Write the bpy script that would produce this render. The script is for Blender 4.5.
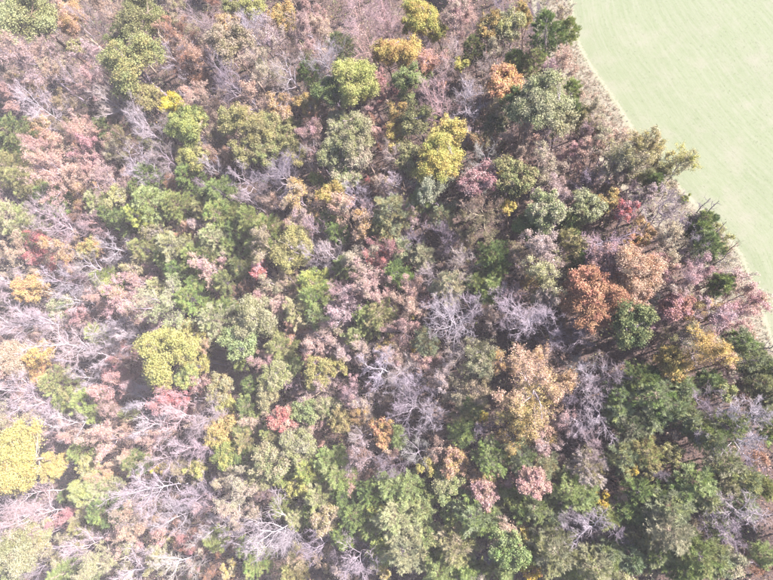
import bpy, math, random
import numpy as np
from mathutils import Matrix, Vector

for o in list(bpy.data.objects):
    bpy.data.objects.remove(o)
S = bpy.context.scene
C = S.collection

# ------------------------------------------------------------------ camera
cam = bpy.data.cameras.new('camera')
cam.sensor_fit = 'HORIZONTAL'
cam.angle = 2 * math.atan(386.5 / 530.0)
cam.clip_start = 0.5
cam.clip_end = 6000
camo = bpy.data.objects.new('camera', cam)
C.objects.link(camo)
ROT = Matrix(((0.970944, 0.028294, 0.237628), (0.028294, 0.972448, -0.231398), (-0.237628, 0.231398, 0.943392)))
camo.matrix_world = Matrix.Translation((0, 0, 90.0)) @ ROT.to_4x4()
S.camera = camo

# ------------------------------------------------------------------ sky, sun, exposure
SUN_AZ, SUN_EL = math.radians(20), math.radians(37)      # azimuth from +x towards +y
w = bpy.data.worlds.new('World')
S.world = w
w.use_nodes = True
wn = w.node_tree
sky = wn.nodes.new('ShaderNodeTexSky')
sky.sky_type = 'NISHITA'
sky.sun_disc = False
sky.sun_elevation = SUN_EL
sky.sun_rotation = math.pi / 2 - SUN_AZ
wn.links.new(sky.outputs[0], wn.nodes['Background'].inputs[0])
wn.nodes['Background'].inputs[1].default_value = 0.075
sl = bpy.data.lights.new('sun', 'SUN')
sl.energy = 5.0
sl.angle = math.radians(0.6)
sl.color = (1.0, 0.925, 0.925)
so = bpy.data.objects.new('sun', sl)
C.objects.link(so)
to_sun = Vector((math.cos(SUN_AZ) * math.cos(SUN_EL), math.sin(SUN_AZ) * math.cos(SUN_EL), math.sin(SUN_EL)))
so.rotation_euler = to_sun.to_track_quat('Z', 'Y').to_euler()
so.location = (60, 20, 90)
S.view_settings.view_transform = 'Standard'
S.view_settings.look = 'None'
S.view_settings.gamma = 1.0
S.view_settings.use_curve_mapping = False
S.view_settings.exposure = 2.35
S.render.engine = 'CYCLES'
S.cycles.max_bounces = 3
S.cycles.diffuse_bounces = 2
S.cycles.transmission_bounces = 2
S.cycles.volume_bounces = 0
S.cycles.debug_use_spatial_splits = True

rnd = random.Random(11)
rng = np.random.default_rng(7)

# ------------------------------------------------------------------ palette
def lin(c):
    c /= 255.0
    return c / 12.92 if c <= 0.04045 else ((c + 0.055) / 1.055) ** 2.4
PAL = dict(lp=(200, 178, 178), db=(134, 116, 120), g=(146, 163, 92), dg=(98, 117, 70), lg=(182, 192, 134), ol=(168, 160, 112), op=(196, 190, 152), og=(162, 168, 106),
           yo=(198, 188, 120), yg=(206, 204, 116), y=(230, 208, 118), Y=(246, 218, 76), gd=(222, 186, 118), o=(228, 176, 136),
           r=(182, 134, 104), pe=(228, 190, 166), pk=(222, 180, 176), rd=(226, 130, 124), tn=(208, 186, 164), br=(148, 122, 106),
           gl=(188, 172, 182), dl=(140, 125, 137), wh=(216, 203, 209), pw=(222, 198, 202), gg=(156, 163, 128), dr=(198, 142, 142))
LEAFK, TWIGK = 0.50, 0.42
LEAFALT = dict(wh='op', gl='lp', pw='pe', dl='db')
def leafcol(k):
    k = LEAFALT.get(k, k)
    return tuple(lin(v) * LEAFK for v in PAL[k])
def twigcol(k): return tuple(lin(v) * TWIGK for v in PAL[k])

# ------------------------------------------------------------------ materials
def mat(name):
    m = bpy.data.materials.new(name)
    m.use_nodes = True
    nt = m.node_tree
    for n in list(nt.nodes):
        nt.nodes.remove(n)
    return m, nt, nt.nodes.new('ShaderNodeOutputMaterial')
def N(nt, t, **kw):
    n = nt.nodes.new(t)
    for k, v in kw.items():
        setattr(n, k, v)
    return n
def mathn(nt, op, a, b=None, clamp=False):
    n = N(nt, 'ShaderNodeMath', operation=op, use_clamp=clamp)
    for i, v in enumerate((a, b)):
        if v is None: continue
        if isinstance(v, (int, float)): n.inputs[i].default_value = v
        else: nt.links.new(v, n.inputs[i])
    return n.outputs[0]
def mixc(nt, f, a, b):
    n = N(nt, 'ShaderNodeMix', data_type='RGBA')
    for i, v in ((0, f), (6, a), (7, b)):
        if isinstance(v, (int, float)): n.inputs[i].default_value = v
        elif isinstance(v, tuple): n.inputs[i].default_value = (*v, 1)
        else: nt.links.new(v, n.inputs[i])
    return n.outputs[2]

def leaf_material(name, per_object, translucency=0.3):
    m, nt, out = mat(name)
    var = N(nt, 'ShaderNodeAttribute', attribute_name='var')
    sep = N(nt, 'ShaderNodeSeparateXYZ')
    nt.links.new(var.outputs['Vector'], sep.inputs[0])
    if per_object:
        a = N(nt, 'ShaderNodeObjectInfo').outputs['Color']
        b = N(nt, 'ShaderNodeAttribute', attribute_type='OBJECT', attribute_name='second_tint').outputs['Color']
    else:
        a = N(nt, 'ShaderNodeAttribute', attribute_name='col').outputs['Color']
        b = a
    f = mathn(nt, 'ADD', mathn(nt, 'MULTIPLY', sep.outputs['X'], 0.75), mathn(nt, 'MULTIPLY', sep.outputs['Y'], 0.9))
    f = mathn(nt, 'MULTIPLY', mathn(nt, 'SUBTRACT', f, 0.55), 1.8, True)
    c = mixc(nt, f, a, b) if per_object else a
    hs = N(nt, 'ShaderNodeHueSaturation')
    nt.links.new(c, hs.inputs['Color'])
    nt.links.new(mathn(nt, 'ADD', mathn(nt, 'MULTIPLY', sep.outputs['Z'], 0.05), 0.475), hs.inputs['Hue'])
    nt.links.new(mathn(nt, 'ADD', mathn(nt, 'MULTIPLY', sep.outputs['X'], 0.6), 0.72), hs.inputs['Value'])
    hs.inputs['Saturation'].default_value = 1.0
    p = N(nt, 'ShaderNodeBsdfPrincipled')
    p.inputs['Roughness'].default_value = 0.62
    p.inputs['Specular IOR Level'].default_value = 0.3
    t = N(nt, 'ShaderNodeBsdfTranslucent')
    mx = N(nt, 'ShaderNodeMixShader')
    mx.inputs[0].default_value = translucency
    nt.links.new(hs.outputs[0], p.inputs['Base Color'])
    nt.links.new(hs.outputs[0], t.inputs['Color'])
    nt.links.new(p.outputs[0], mx.inputs[1])
    nt.links.new(t.outputs[0], mx.inputs[2])
    nt.links.new(mx.outputs[0], out.inputs[0])
    return m

def bark_material(name, base=None, mottle=0.35, scale=3.0):
    m, nt, out = mat(name)
    p = N(nt, 'ShaderNodeBsdfPrincipled')
    p.inputs['Roughness'].default_value = 0.85
    p.inputs['Specular IOR Level'].default_value = 0.2
    tc = N(nt, 'ShaderNodeTexCoord')
    nz = N(nt, 'ShaderNodeTexNoise')
    nz.inputs['Scale'].default_value = scale
    nz.inputs['Detail'].default_value = 4
    nt.links.new(tc.outputs['Object'], nz.inputs['Vector'])
    col = N(nt, 'ShaderNodeObjectInfo').outputs['Color'] if base is None else None
    hs = N(nt, 'ShaderNodeHueSaturation')
    if col is None: hs.inputs['Color'].default_value = (*base, 1)
    else: nt.links.new(col, hs.inputs['Color'])
    nt.links.new(mathn(nt, 'ADD', mathn(nt, 'MULTIPLY', nz.outputs['Fac'], 2 * mottle), 1 - mottle), hs.inputs['Value'])
    nt.links.new(hs.outputs[0], p.inputs['Base Color'])
    bp = N(nt, 'ShaderNodeBump')
    bp.inputs['Strength'].default_value = 0.4
    bp.inputs['Distance'].default_value = 0.03
    nt.links.new(nz.outputs['Fac'], bp.inputs['Height'])
    nt.links.new(bp.outputs[0], p.inputs['Normal'])
    nt.links.new(p.outputs[0], out.inputs[0])
    return m

M_LEAF = leaf_material('autumn_leaves', True, 0.32)
M_NEEDLE = leaf_material('pine_needles', True, 0.2)
M_STUFF = leaf_material('undergrowth_leaves', False, 0.3)
M_BARK = bark_material('pale_bark')
M_TWIG = bark_material('twig_bark', None, 0.2, 1.0)

def ground_material():
    m, nt, out = mat('leaf_litter_floor')
    p = N(nt, 'ShaderNodeBsdfPrincipled')
    p.inputs['Roughness'].default_value = 0.95
    p.inputs['Specular IOR Level'].default_value = 0.1
    tc = N(nt, 'ShaderNodeTexCoord')
    n1 = N(nt, 'ShaderNodeTexNoise'); n1.inputs['Scale'].default_value = 0.22; n1.inputs['Detail'].default_value = 6
    n2 = N(nt, 'ShaderNodeTexNoise'); n2.inputs['Scale'].default_value = 4.0; n2.inputs['Detail'].default_value = 5
    v1 = N(nt, 'ShaderNodeTexVoronoi'); v1.inputs['Scale'].default_value = 7.0
    for n in (n1, n2, v1): nt.links.new(tc.outputs['Object'], n.inputs['Vector'])
    c = mixc(nt, mathn(nt, 'MULTIPLY', mathn(nt, 'SUBTRACT', n1.outputs['Fac'], 0.38), 3.5, True), (0.045, 0.035, 0.036), (0.085, 0.062, 0.055))
    c = mixc(nt, mathn(nt, 'MULTIPLY', mathn(nt, 'SUBTRACT', n2.outputs['Fac'], 0.5), 3.0, True), c, (0.14, 0.105, 0.08))
    sp = N(nt, 'ShaderNodeSeparateColor'); nt.links.new(v1.outputs['Color'], sp.inputs[0])
    c = mixc(nt, mathn(nt, 'MULTIPLY', sp.outputs[0], 0.3), c, (0.16, 0.095, 0.06))
    nt.links.new(c, p.inputs['Base Color'])
    bp = N(nt, 'ShaderNodeBump'); bp.inputs['Strength'].default_value = 0.7; bp.inputs['Distance'].default_value = 0.08
    nt.links.new(n2.outputs['Fac'], bp.inputs['Height'])
    nt.links.new(bp.outputs[0], p.inputs['Normal'])
    nt.links.new(p.outputs[0], out.inputs[0])
    return m

def field_material():
    # UV: x = metres along the edge, y = metres away from the edge
    m, nt, out = mat('mown_field_grass')
    p = N(nt, 'ShaderNodeBsdfPrincipled')
    p.inputs['Roughness'].default_value = 0.9
    p.inputs['Specular IOR Level'].default_value = 0.15
    uv = N(nt, 'ShaderNodeUVMap', uv_map='field')
    tc = N(nt, 'ShaderNodeTexCoord')
    def noise(scale, detail, vec, sx=1, sy=1, rough=0.55):
        mp = N(nt, 'ShaderNodeMapping'); mp.inputs['Scale'].default_value = (sx, sy, 1)
        nt.links.new(vec, mp.inputs['Vector'])
        n = N(nt, 'ShaderNodeTexNoise'); n.inputs['Scale'].default_value = scale; n.inputs['Detail'].default_value = detail
        n.inputs['Roughness'].default_value = rough
        nt.links.new(mp.outputs[0], n.inputs['Vector'])
        return n.outputs['Fac']
    stripes = noise(1.0, 5, uv.outputs[0], 0.15, 2.2, 0.6)
    fine = noise(1.0, 5, uv.outputs[0], 1.3, 4.6, 0.72)
    patch = noise(0.16, 5, tc.outputs['Object'], rough=0.65)
    speck = noise(2.2, 4, tc.outputs['Object'], rough=0.7)
    ramp = lambda f, lo, g: mathn(nt, 'MULTIPLY', mathn(nt, 'SUBTRACT', f, lo), g, True)
    c = mixc(nt, ramp(stripes, 0.36, 3.2), (0.126, 0.143, 0.082), (0.150, 0.159, 0.104))
    c = mixc(nt, ramp(patch, 0.5, 4.0), c, (0.166, 0.160, 0.118))
    c = mixc(nt, ramp(fine, 0.56, 4.0), c, (0.098, 0.120, 0.060))
    c = mixc(nt, ramp(speck, 0.64, 8.0), c, (0.185, 0.168, 0.142))
    sx = N(nt, 'ShaderNodeSeparateXYZ'); nt.links.new(uv.outputs[0], sx.inputs[0])
    dist = mathn(nt, 'ADD', sx.outputs[1], mathn(nt, 'MULTIPLY', mathn(nt, 'SUBTRACT', speck, 0.5), 1.6))
    # tan unmown margin nearest the trees, then the pale wheel line
    c = mixc(nt, ramp(dist, -0.3, 1.6), (0.18, 0.164, 0.122), c)
    line = mathn(nt, 'SUBTRACT', 1.0, mathn(nt, 'ABSOLUTE', mathn(nt, 'MULTIPLY', mathn(nt, 'SUBTRACT', dist, 0.45), 2.2)), True)
    c = mixc(nt, mathn(nt, 'MULTIPLY', line, 0.75), c, (0.22, 0.205, 0.15))
    nt.links.new(c, p.inputs['Base Color'])
    bp = N(nt, 'ShaderNodeBump'); bp.inputs['Strength'].default_value = 0.35; bp.inputs['Distance'].default_value = 0.05
    nt.links.new(mathn(nt, 'ADD', fine, mathn(nt, 'MULTIPLY', speck, 0.7)), bp.inputs['Height'])
    nt.links.new(bp.outputs[0], p.inputs['Normal'])
    nt.links.new(p.outputs[0], out.inputs[0])
    return m

# ------------------------------------------------------------------ mesh helpers
def make_mesh(name, verts, faces, material, face_attrs=None, smooth=False):
    """verts (n,3) array, faces (m,k) array, all faces with k corners"""
    verts = np.asarray(verts, np.float32); faces = np.asarray(faces, np.int32)
    me = bpy.data.meshes.new(name)
    me.vertices.add(len(verts)); me.vertices.foreach_set('co', verts.ravel())
    k = faces.shape[1]
    me.loops.add(faces.size); me.loops.foreach_set('vertex_index', faces.ravel())
    me.polygons.add(len(faces))
    me.polygons.foreach_set('loop_start', np.arange(0, faces.size, k, dtype=np.int32))
    if smooth: me.polygons.foreach_set('use_smooth', np.ones(len(faces), bool))
    me.update(calc_edges=True)
    for an, (ty, arr) in (face_attrs or {}).items():
        at = me.attributes.new(an, ty, 'FACE')
        at.data.foreach_set('color' if 'COLOR' in ty else 'vector', np.asarray(arr, np.float32).ravel())
    me.materials.append(material)
    return me
def link(name, me, parent=None):
    o = bpy.data.objects.new(name, me)
    C.objects.link(o)
    o.parent = parent
    return o

class Tubes:
    def __init__(s): s.v = []; s.f = []; s.n = 0
    def add(s, pts, rad, sides=3):
        pts = np.asarray(pts, float); k = len(pts)
        d = np.gradient(pts, axis=0); d /= np.linalg.norm(d, axis=1)[:, None] + 1e-9
        ref = np.array([0.31, 0.95, 0.05]) if abs(d[0][2]) > 0.6 else np.array([0.05, 0.1, 1.0])
        u = np.cross(d, ref); u /= np.linalg.norm(u, axis=1)[:, None] + 1e-9
        v = np.cross(d, u)
        a = np.arange(sides) * 2 * math.pi / sides
        ring = pts[:, None, :] + np.asarray(rad)[:, None, None] * (np.cos(a)[None, :, None] * u[:, None, :] + np.sin(a)[None, :, None] * v[:, None, :])
        s.v.append(ring.reshape(-1, 3))
        i = np.arange(k - 1)[:, None] * sides; j = np.arange(sides)[None, :]; j2 = (j + 1) % sides
        s.f.append((np.stack([i + j, i + j2, i + sides + j2, i + sides + j], -1) + s.n).reshape(-1, 4))
        s.n += k * sides
    def mesh(s, name, m):
        return make_mesh(name, np.concatenate(s.v), np.concatenate(s.f), m, smooth=True)

def unit(a): return a / (np.linalg.norm(a, axis=-1, keepdims=True) + 1e-9)

def leaves(pos, nrm, size, aspect=1.5):
    """folded leaf sprays: one quad per leaf, returns verts, faces"""
    n = len(pos)
    nrm = unit(nrm)
    t = unit(np.cross(nrm, rng.normal(size=(n, 3))))
    b = np.cross(nrm, t)
    sz = (size * rng.uniform(0.6, 1.35, n))[:, None]
    a = t * sz * 0.5 * aspect; c = b * sz * 0.5
    droop = nrm * sz * rng.uniform(-0.25, 0.25, (n, 1))
    v = np.stack([pos - a, pos + c * rng.uniform(.7, 1.2, (n, 1)) + droop, pos + a, pos - c * rng.uniform(.7, 1.2, (n, 1)) + droop], 1).reshape(-1, 3)
    f = np.arange(4 * n).reshape(n, 4)
    return v, f

# ------------------------------------------------------------------ tree prototypes
PROTO = {}
CLASS_R = {'s': 1.8, 'm': 2.9, 'l': 4.5}

def curved(a, b, n, sag, wob):
    t = np.linspace(0, 1, n)[:, None]
    p = a + (b - a) * t
    p[:, 2:] += (np.sin(t * math.pi) * sag)
    p[1:-1] += rng.normal(size=(n - 2, 3)) * wob
    return p

def leafy(R, h, nclump, nleaf, lsize):
    """dense broadleaf crown: clumps of leaf sprays on real limbs"""
    A = 1.12 * R
    cz = h - A
    # a few big limb masses, each a ragged cluster of leaf clumps
    nm = rng.integers(5, 9)
    mass = [(np.array([0, 0, 0.25 * A]) + rng.normal(size=3) * 0.08 * R, R * rng.uniform(0.42, 0.55))]
    a0 = rng.uniform(0, 6.28)
    for i in range(nm):
        a = a0 + i * 6.283 / nm + rng.uniform(-.45, .45)
        q = R * rng.uniform(0.40, 0.68)
        mass.append((np.array([math.cos(a) * q, math.sin(a) * q, A * rng.uniform(-0.35, 0.42)]), R * rng.uniform(0.26, 0.46)))
    cl = []
    tries = 0
    while len(cl) < nclump and tries < 9000:
        tries += 1
        mc, mr = mass[rng.integers(0, len(mass))]
        d = unit(rng.normal(size=3) + np.array([0, 0, 0.3]))
        rc = R * rng.uniform(0.07, 0.17)
        p = mc + d * mr * rng.uniform(0.45, 1.12) * np.array([1, 1, 1.05])
        if any(np.linalg.norm(p - q[0]) < 0.75 * min(rc, q[1]) for q in cl): continue
        cl.append((p, rc))
    T = Tubes()
    lean = rng.normal(size=2) * 0.25
    top = np.array([lean[0], lean[1], cz + 0.45 * A])
    tp = curved(np.array([0, 0, -0.15]), top, 8, 0, 0.06)
    r0 = 0.035 * R + 0.07
    T.add(tp, np.linspace(r0 * 1.25, r0 * 0.3, 8), 7)
    tips = []
    for i in range(7):
        a = i * 2.4 + rng.uniform(-.4, .4)
        st = tp[3 + i % 4]
        e = np.array([math.cos(a) * R * rng.uniform(.35, .6), math.sin(a) * R * rng.uniform(.35, .6), cz + A * rng.uniform(-.15, .5)])
        T.add(curved(st, e, 6, -0.15 * R, 0.05 * R), np.linspace(r0 * .55, r0 * .2, 6), 5)
        tips.append(e)
    tips.append(top)
    tips = np.array(tips)
    P = []; Nn = []; V = []
    tot = sum(c[1] ** 2 for c in cl)
    for p, rc in cl:
        c = p + np.array([0, 0, cz])
        e = tips[np.argmin(np.linalg.norm(tips - c, axis=1))]
        T.add(curved(e, c, 4, -0.05 * R, 0.03 * R), np.linspace(r0 * .22, 0.015, 4), 3)
        n = int(nleaf * rc * rc / tot)
        d = unit(rng.normal(size=(n, 3)) + np.array([0, 0, 0.2]))
        q = c + d * rc * np.abs(rng.normal(0.75, 0.42, (n, 1))) * np.array([1.15, 1.15, 0.85])
        P.append(q)
        Nn.append(d * 0.55 + np.array([0, 0, 0.4]) + rng.normal(size=(n, 3)) * 0.7)
        V.append(np.stack([rng.random(n), np.full(n, rng.random()), np.clip(rng.normal(0.5, 0.2, n) + rng.normal() * 0.15, 0, 1)], 1))
    P = np.concatenate(P); Nn = np.concatenate(Nn); V = np.concatenate(V)
    v, f = leaves(P, Nn, lsize)
    return {'trunk': T.mesh('trunk', M_BARK), 'crown': make_mesh('crown', v, f, M_LEAF, {'var': ('FLOAT_VECTOR', V)})}, (v, f, V)

def skeleton(R, h, nl, nb, nt, nw, up, crook, thick=1.0):
    """branch skeleton of a bare or thinning tree -> wood tubes, twig tubes, twig points"""
    wood, twig, pts = Tubes(), Tubes(), []
    fork = h * rng.uniform(0.42, 0.55)
    r0 = (0.035 * R + 0.075) * thick
    lean = rng.normal(size=2) * 0.35
    top = np.array([lean[0], lean[1], h * 0.80])
    trunk = curved(np.array([0, 0, -0.15]), top, 9, 0, 0.09)
    wood.add(trunk, np.linspace(r0 * 1.25, r0 * 0.4, 9), 7)
    def path(st, d, L, n, crookv, lift):
        p = [st]; d = d.copy()
        for _ in range(n):
            d = unit(d + rng.normal(size=3) * crookv + np.array([0, 0, lift]))
            p.append(p[-1] + d * L / n)
        return np.array(p)
    def side(d, ang):
        q = unit(np.cross(d, rng.normal(size=3)))
        return unit(d * math.cos(ang) + q * math.sin(ang))
    for i in range(nl):
        t = (i + 0.5) / nl
        zf = 0.42 + 0.58 * t
        k = min(int(zf * 8), 7); st = trunk[k] + (trunk[k + 1] - trunk[k]) * (zf * 8 - k)
        a = i * 2.399 + rng.uniform(-.5, .5)
        el = math.radians(rng.uniform(12, 40) + 38 * t * up)
        d = np.array([math.cos(a) * math.cos(el), math.sin(a) * math.cos(el), math.sin(el)])
        L = R * rng.uniform(0.95, 1.2) * (1.0 - 0.2 * t) / max(0.72, math.cos(el))
        L = min(L, 1.4 * R)
        lp = path(st, d, L, 8, crook, 0.05)
        rl = r0 * rng.uniform(.42, .62)
        wood.add(lp, np.linspace(rl, rl * 0.22, 9), 5)
        for j in range(nb):
            u = 0.22 + 0.78 * (j + rng.random()) / nb
            m = min(int(u * 8), 7); s2 = lp[m] + (lp[m + 1] - lp[m]) * (u * 8 - m)
            d2 = side(unit(lp[m + 1] - lp[m]), math.radians(rng.uniform(30, 62)))
            d2 = unit(d2 + np.array([0, 0, 0.22]))
            L2 = L * rng.uniform(.28, .5) * (1.12 - 0.6 * u)
            bp = path(s2, d2, L2, 5, crook * 1.1, 0.06)
            rb = max(rl * (1 - .72 * u) * 0.66, 0.022)
            wood.add(bp, np.linspace(rb, max(rb * .4, .014), 6), 3)
            for q in range(nt):
                u3 = 0.15 + 0.85 * (q + rng.random()) / nt
                m3 = min(int(u3 * 5), 4); s3 = bp[m3] + (bp[m3 + 1] - bp[m3]) * (u3 * 5 - m3)
                d3 = unit(side(unit(bp[m3 + 1] - bp[m3]), math.radians(rng.uniform(25, 60))) + np.array([0, 0, 0.2]))
                L3 = L2 * rng.uniform(.3, .55) + 0.12
                p3 = path(s3, d3, L3, 3, crook * 1.2, 0.08)
                twig.add(p3, (0.016, 0.014, 0.011, 0.007), 3)
                pts.append(p3[1:])
                for _ in range(nw):
                    m4 = rng.integers(0, 3); s4 = p3[m4] + (p3[m4 + 1] - p3[m4]) * rng.random()
                    d4 = unit(side(unit(p3[m4 + 1] - p3[m4]), math.radians(rng.uniform(25, 65))) + np.array([0, 0, 0.15]))
                    p4 = path(s4, d4, L3 * rng.uniform(.35, .75), 2, crook, 0.05)
                    twig.add(p4, (0.012, 0.010, 0.007), 3)
                    pts.append(p4[1:])
    return wood, twig, np.concatenate(pts)

def bare(R, h, nl, nb, nt, nw):
    wd, tw, pts = skeleton(R, h, nl, nb, nt, nw, 0.9, 0.22, 0.52)
    return {'trunk': wd.mesh('trunk', M_BARK), 'twigs': tw.mesh('twigs', M_TWIG)}

def thinning(R, h, nl, nb, nt, nw, nleaf, lsize):
    wd, tw, pts = skeleton(R, h, nl, nb, nt, nw, 1.1, 0.16, 0.65)
    # leaves hang on in patches of the twig mass
    ctr = pts[rng.integers(0, len(pts), 26)]
    dmin = np.min(np.linalg.norm(pts[:, None, :] - ctr[None], axis=2), axis=1)
    pr = np.exp(-(dmin / (0.26 * R)) ** 2) + 0.16
    idx = rng.choice(len(pts), nleaf, p=pr / pr.sum())
    P = pts[idx] + rng.normal(size=(nleaf, 3)) * 0.13
    v, f = leaves(P, rng.normal(size=(nleaf, 3)) * 0.8 + np.array([0, 0, 0.55]), lsize)
    cid = np.argmin(np.linalg.norm(P[:, None, :] - ctr[None], axis=2), axis=1)
    V = np.stack([rng.random(nleaf), rng.random(26)[cid], np.clip(rng.normal(0.5, 0.22, nleaf), 0, 1)], 1)
    return {'trunk': wd.mesh('trunk', M_BARK), 'twigs': tw.mesh('twigs', M_TWIG),
            'crown': make_mesh('crown', v, f, M_LEAF, {'var': ('FLOAT_VECTOR', V)})}

def pine(R, h, dens):
    """whorled branches carrying brushes of needles"""
    T = Tubes()
    top = np.array([rng.normal() * .12, rng.normal() * .12, h])
    tp = curved(np.array([0, 0, -0.15]), top, 8, 0, 0.05)
    T.add(tp, np.linspace(0.07 + 0.03 * R, 0.02, 8), 6)
    z0 = h - 2.5 * R - 0.4
    P = []; D = []; CL = []
    nwh = int(6 + 3.4 * R)
    ci = 0
    for w_ in range(nwh):
        t = w_ / (nwh - 1)
        z = z0 + (h - 0.15 - z0) * t ** 0.9
        ax = tp[min(int((z + .15) / (h + .15) * 7), 6)]
        prof = (1 - t ** 2.1) ** 0.75 * (0.55 + 0.45 * min(1, t * 3.2))
        nb = 8 if t < 0.85 else 5
        for b in range(nb):
            a = b * 2 * math.pi / nb + w_ * 1.1 + rng.uniform(-.4, .4)
            L = max(0.25, R * prof * rng.uniform(0.62, 1.16))
            el = math.radians(rng.uniform(2, 24) + 40 * t ** 2)
            d = np.array([math.cos(a) * math.cos(el), math.sin(a) * math.cos(el), math.sin(el)])
            st = np.array([ax[0], ax[1], z])
            bp = curved(st, st + d * L, 5, -0.06 * L, 0.04 * L)
            T.add(bp, np.linspace(0.028, 0.009, 5), 3)
            ci += 1
            n = max(3, int(L * dens))
            u = 0.28 + 0.72 * np.sqrt(rng.random(n))
            q = st + d * L * u[:, None] + rng.normal(size=(n, 3)) * np.array([0.13, 0.13, 0.08]) * (0.35 + 0.36 * L)
            P.append(q); D.append(np.tile(d, (n, 1)) * 0.75 + np.array([0, 0, 0.45]))
            CL.append(np.full(n, rng.random()))
    P = np.concatenate(P); D = np.concatenate(D); CL = np.concatenate(CL)
    k = 18
    c = np.repeat(P, k, 0); d = unit(np.repeat(D, k, 0) * 1.1 + rng.normal(size=(len(c), 3)) * 0.5)
    ln = rng.uniform(0.2, 0.46, (len(c), 1))
    s = unit(np.cross(d, rng.normal(size=(len(c), 3)))) * rng.uniform(0.013, 0.025, (len(c), 1))
    v = np.stack([c - s, c + s, c + d * ln + s * 0.35, c + d * ln - s * 0.35], 1).reshape(-1, 3)
    f = np.arange(len(v)).reshape(-1, 4)
    cl = np.repeat(CL, k)
    V = np.stack([np.clip(rng.random(len(c)) * .6 + np.repeat(rng.random(len(P)), k) * .4, 0, 1), cl, np.repeat(np.clip(rng.normal(.5, .2, len(P)), 0, 1), k)], 1)
    return {'trunk': T.mesh('trunk', M_BARK), 'crown': make_mesh('crown', v, f, M_NEEDLE, {'var': ('FLOAT_VECTOR', V)})}, (v, f, V)

def snag(h):
    wood = Tubes(); twig = Tubes()
    tp = curved(np.array([0, 0, -0.15]), np.array([0.3, 0.1, h]), 10, 0, 0.08)
    wood.add(tp, np.linspace(0.17, 0.025, 10), 7)
    for i in range(13):
        u = 0.45 + 0.53 * i / 13
        m = int(u * 9); st = tp[m] + (tp[m + 1] - tp[m]) * (u * 9 - m)
        a = rng.uniform(0, 6.28); L = rng.uniform(0.7, 2.0) * (1.4 - u)
        e = st + np.array([math.cos(a) * L, math.sin(a) * L, L * rng.uniform(.3, .9)])
        p = curved(st, e, 5, -0.1, 0.05)
        wood.add(p, np.linspace(0.045, 0.012, 5), 4)
        for _ in range(5):
            s = p[rng.integers(1, 5)]
            wood.add(curved(s, s + rng.normal(size=3) * 0.3 + np.array([0, 0, .25]), 3, 0, .03), (0.011, .008, .005), 3)
    return {'trunk': wood.mesh('trunk', M_BARK)}

HT = {'L': lambda R: 6.5 + 2.9 * R, 'S': lambda R: 6.0 + 2.9 * R, 'B': lambda R: 8.0 + 2.7 * R, 'P': lambda R: 6.0 + 3.1 * R}
RAW = {}
for cls, R in CLASS_R.items():
    nv = 3
    for k in range(nv):
        PROTO['L', cls, k], RAW['L', cls, k] = leafy(R, min(22, HT['L'](R)), {'s': 60, 'm': 120, 'l': 190}[cls], {'s': 8500, 'm': 19000, 'l': 40000}[cls], {'s': 0.108, 'm': 0.12, 'l': 0.135}[cls])
        PROTO['S', cls, k] = thinning(R, HT['S'](R), *{'s': (8, 5, 5, 2), 'm': (10, 7, 5, 2), 'l': (12, 8, 6, 2)}[cls], {'s': 5200, 'm': 11000, 'l': 21000}[cls], {'s': 0.09, 'm': 0.095, 'l': 0.10}[cls])
        PROTO['B', cls, k] = bare(R, HT['B'](R), *{'s': (9, 7, 6, 2), 'm': (11, 8, 7, 2), 'l': (13, 10, 8, 2)}[cls])
        PROTO['P', cls, k], RAW['P', cls, k] = pine(R, HT['P'](R), {'s': 7.5, 'm': 7.0, 'l': 6.0}[cls])
for k in range(2): PROTO['N', 'm', k] = snag(15.0)

# ------------------------------------------------------------------ setting
EDGE = [(10.3, 91.5), (10.9, 82.0), (11.3, 75.2), (11.7, 69.5), (12.9, 65.2), (14.7, 60.8), (17.4, 55.2), (21.0, 46.9), (25.0, 39.8),
        (29.6, 32.8), (33.3, 27.1), (34.7, 22.3), (35.9, 16.0), (37.2, 10.0), (41.5, 4.1), (48.0, -4.7), (54.6, -18.3), (60, -60), (70, -300)]
EDGE = [(9.0, 400), (9.8, 120)] + EDGE
def smooth_curve(pts, step=0.8):
    out = []
    P = [np.array(p) for p in pts]
    for i in range(len(P) - 1):
        p0 = P[max(i - 1, 0)]; p1 = P[i]; p2 = P[i + 1]; p3 = P[min(i + 2, len(P) - 1)]
        n = max(2, min(40, int(np.linalg.norm(p2 - p1) / step)))
        for k in range(n):
            t = k / n
            q = 0.5 * ((2 * p1) + (p2 - p0) * t + (2 * p0 - 5 * p1 + 4 * p2 - p3) * t * t + (3 * p1 - p0 - 3 * p2 + p3) * t ** 3)
            if np.linalg.norm(p2 - p1) > 30: q = p1 + (p2 - p1) * t
            out.append(q)
    out.append(P[-1])
    return np.array(out)
EC = smooth_curve(EDGE)
def edge_x(y):            # x of the field edge at a given y
    return np.interp(y, EC[::-1, 1], EC[::-1, 0])

def ground_height(x, y):
    return 0.0
n = 60
g = np.concatenate([np.linspace(-2500, -160, 8), np.linspace(-150, 80, 60), np.linspace(100, 2500, 8)])
gx, gy = np.meshgrid(g, g + 30)
gz = np.zeros_like(gx)
gv = np.stack([gx.ravel(), gy.ravel(), gz.ravel()], 1)
k = len(g)
ii = (np.arange(k - 1)[:, None] * k + np.arange(k - 1)[None, :]).ravel()
ground = link('ground', make_mesh('ground', gv, np.stack([ii, ii + 1, ii + k + 1, ii + k], 1), ground_material()))
ground['kind'] = 'structure'

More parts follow.
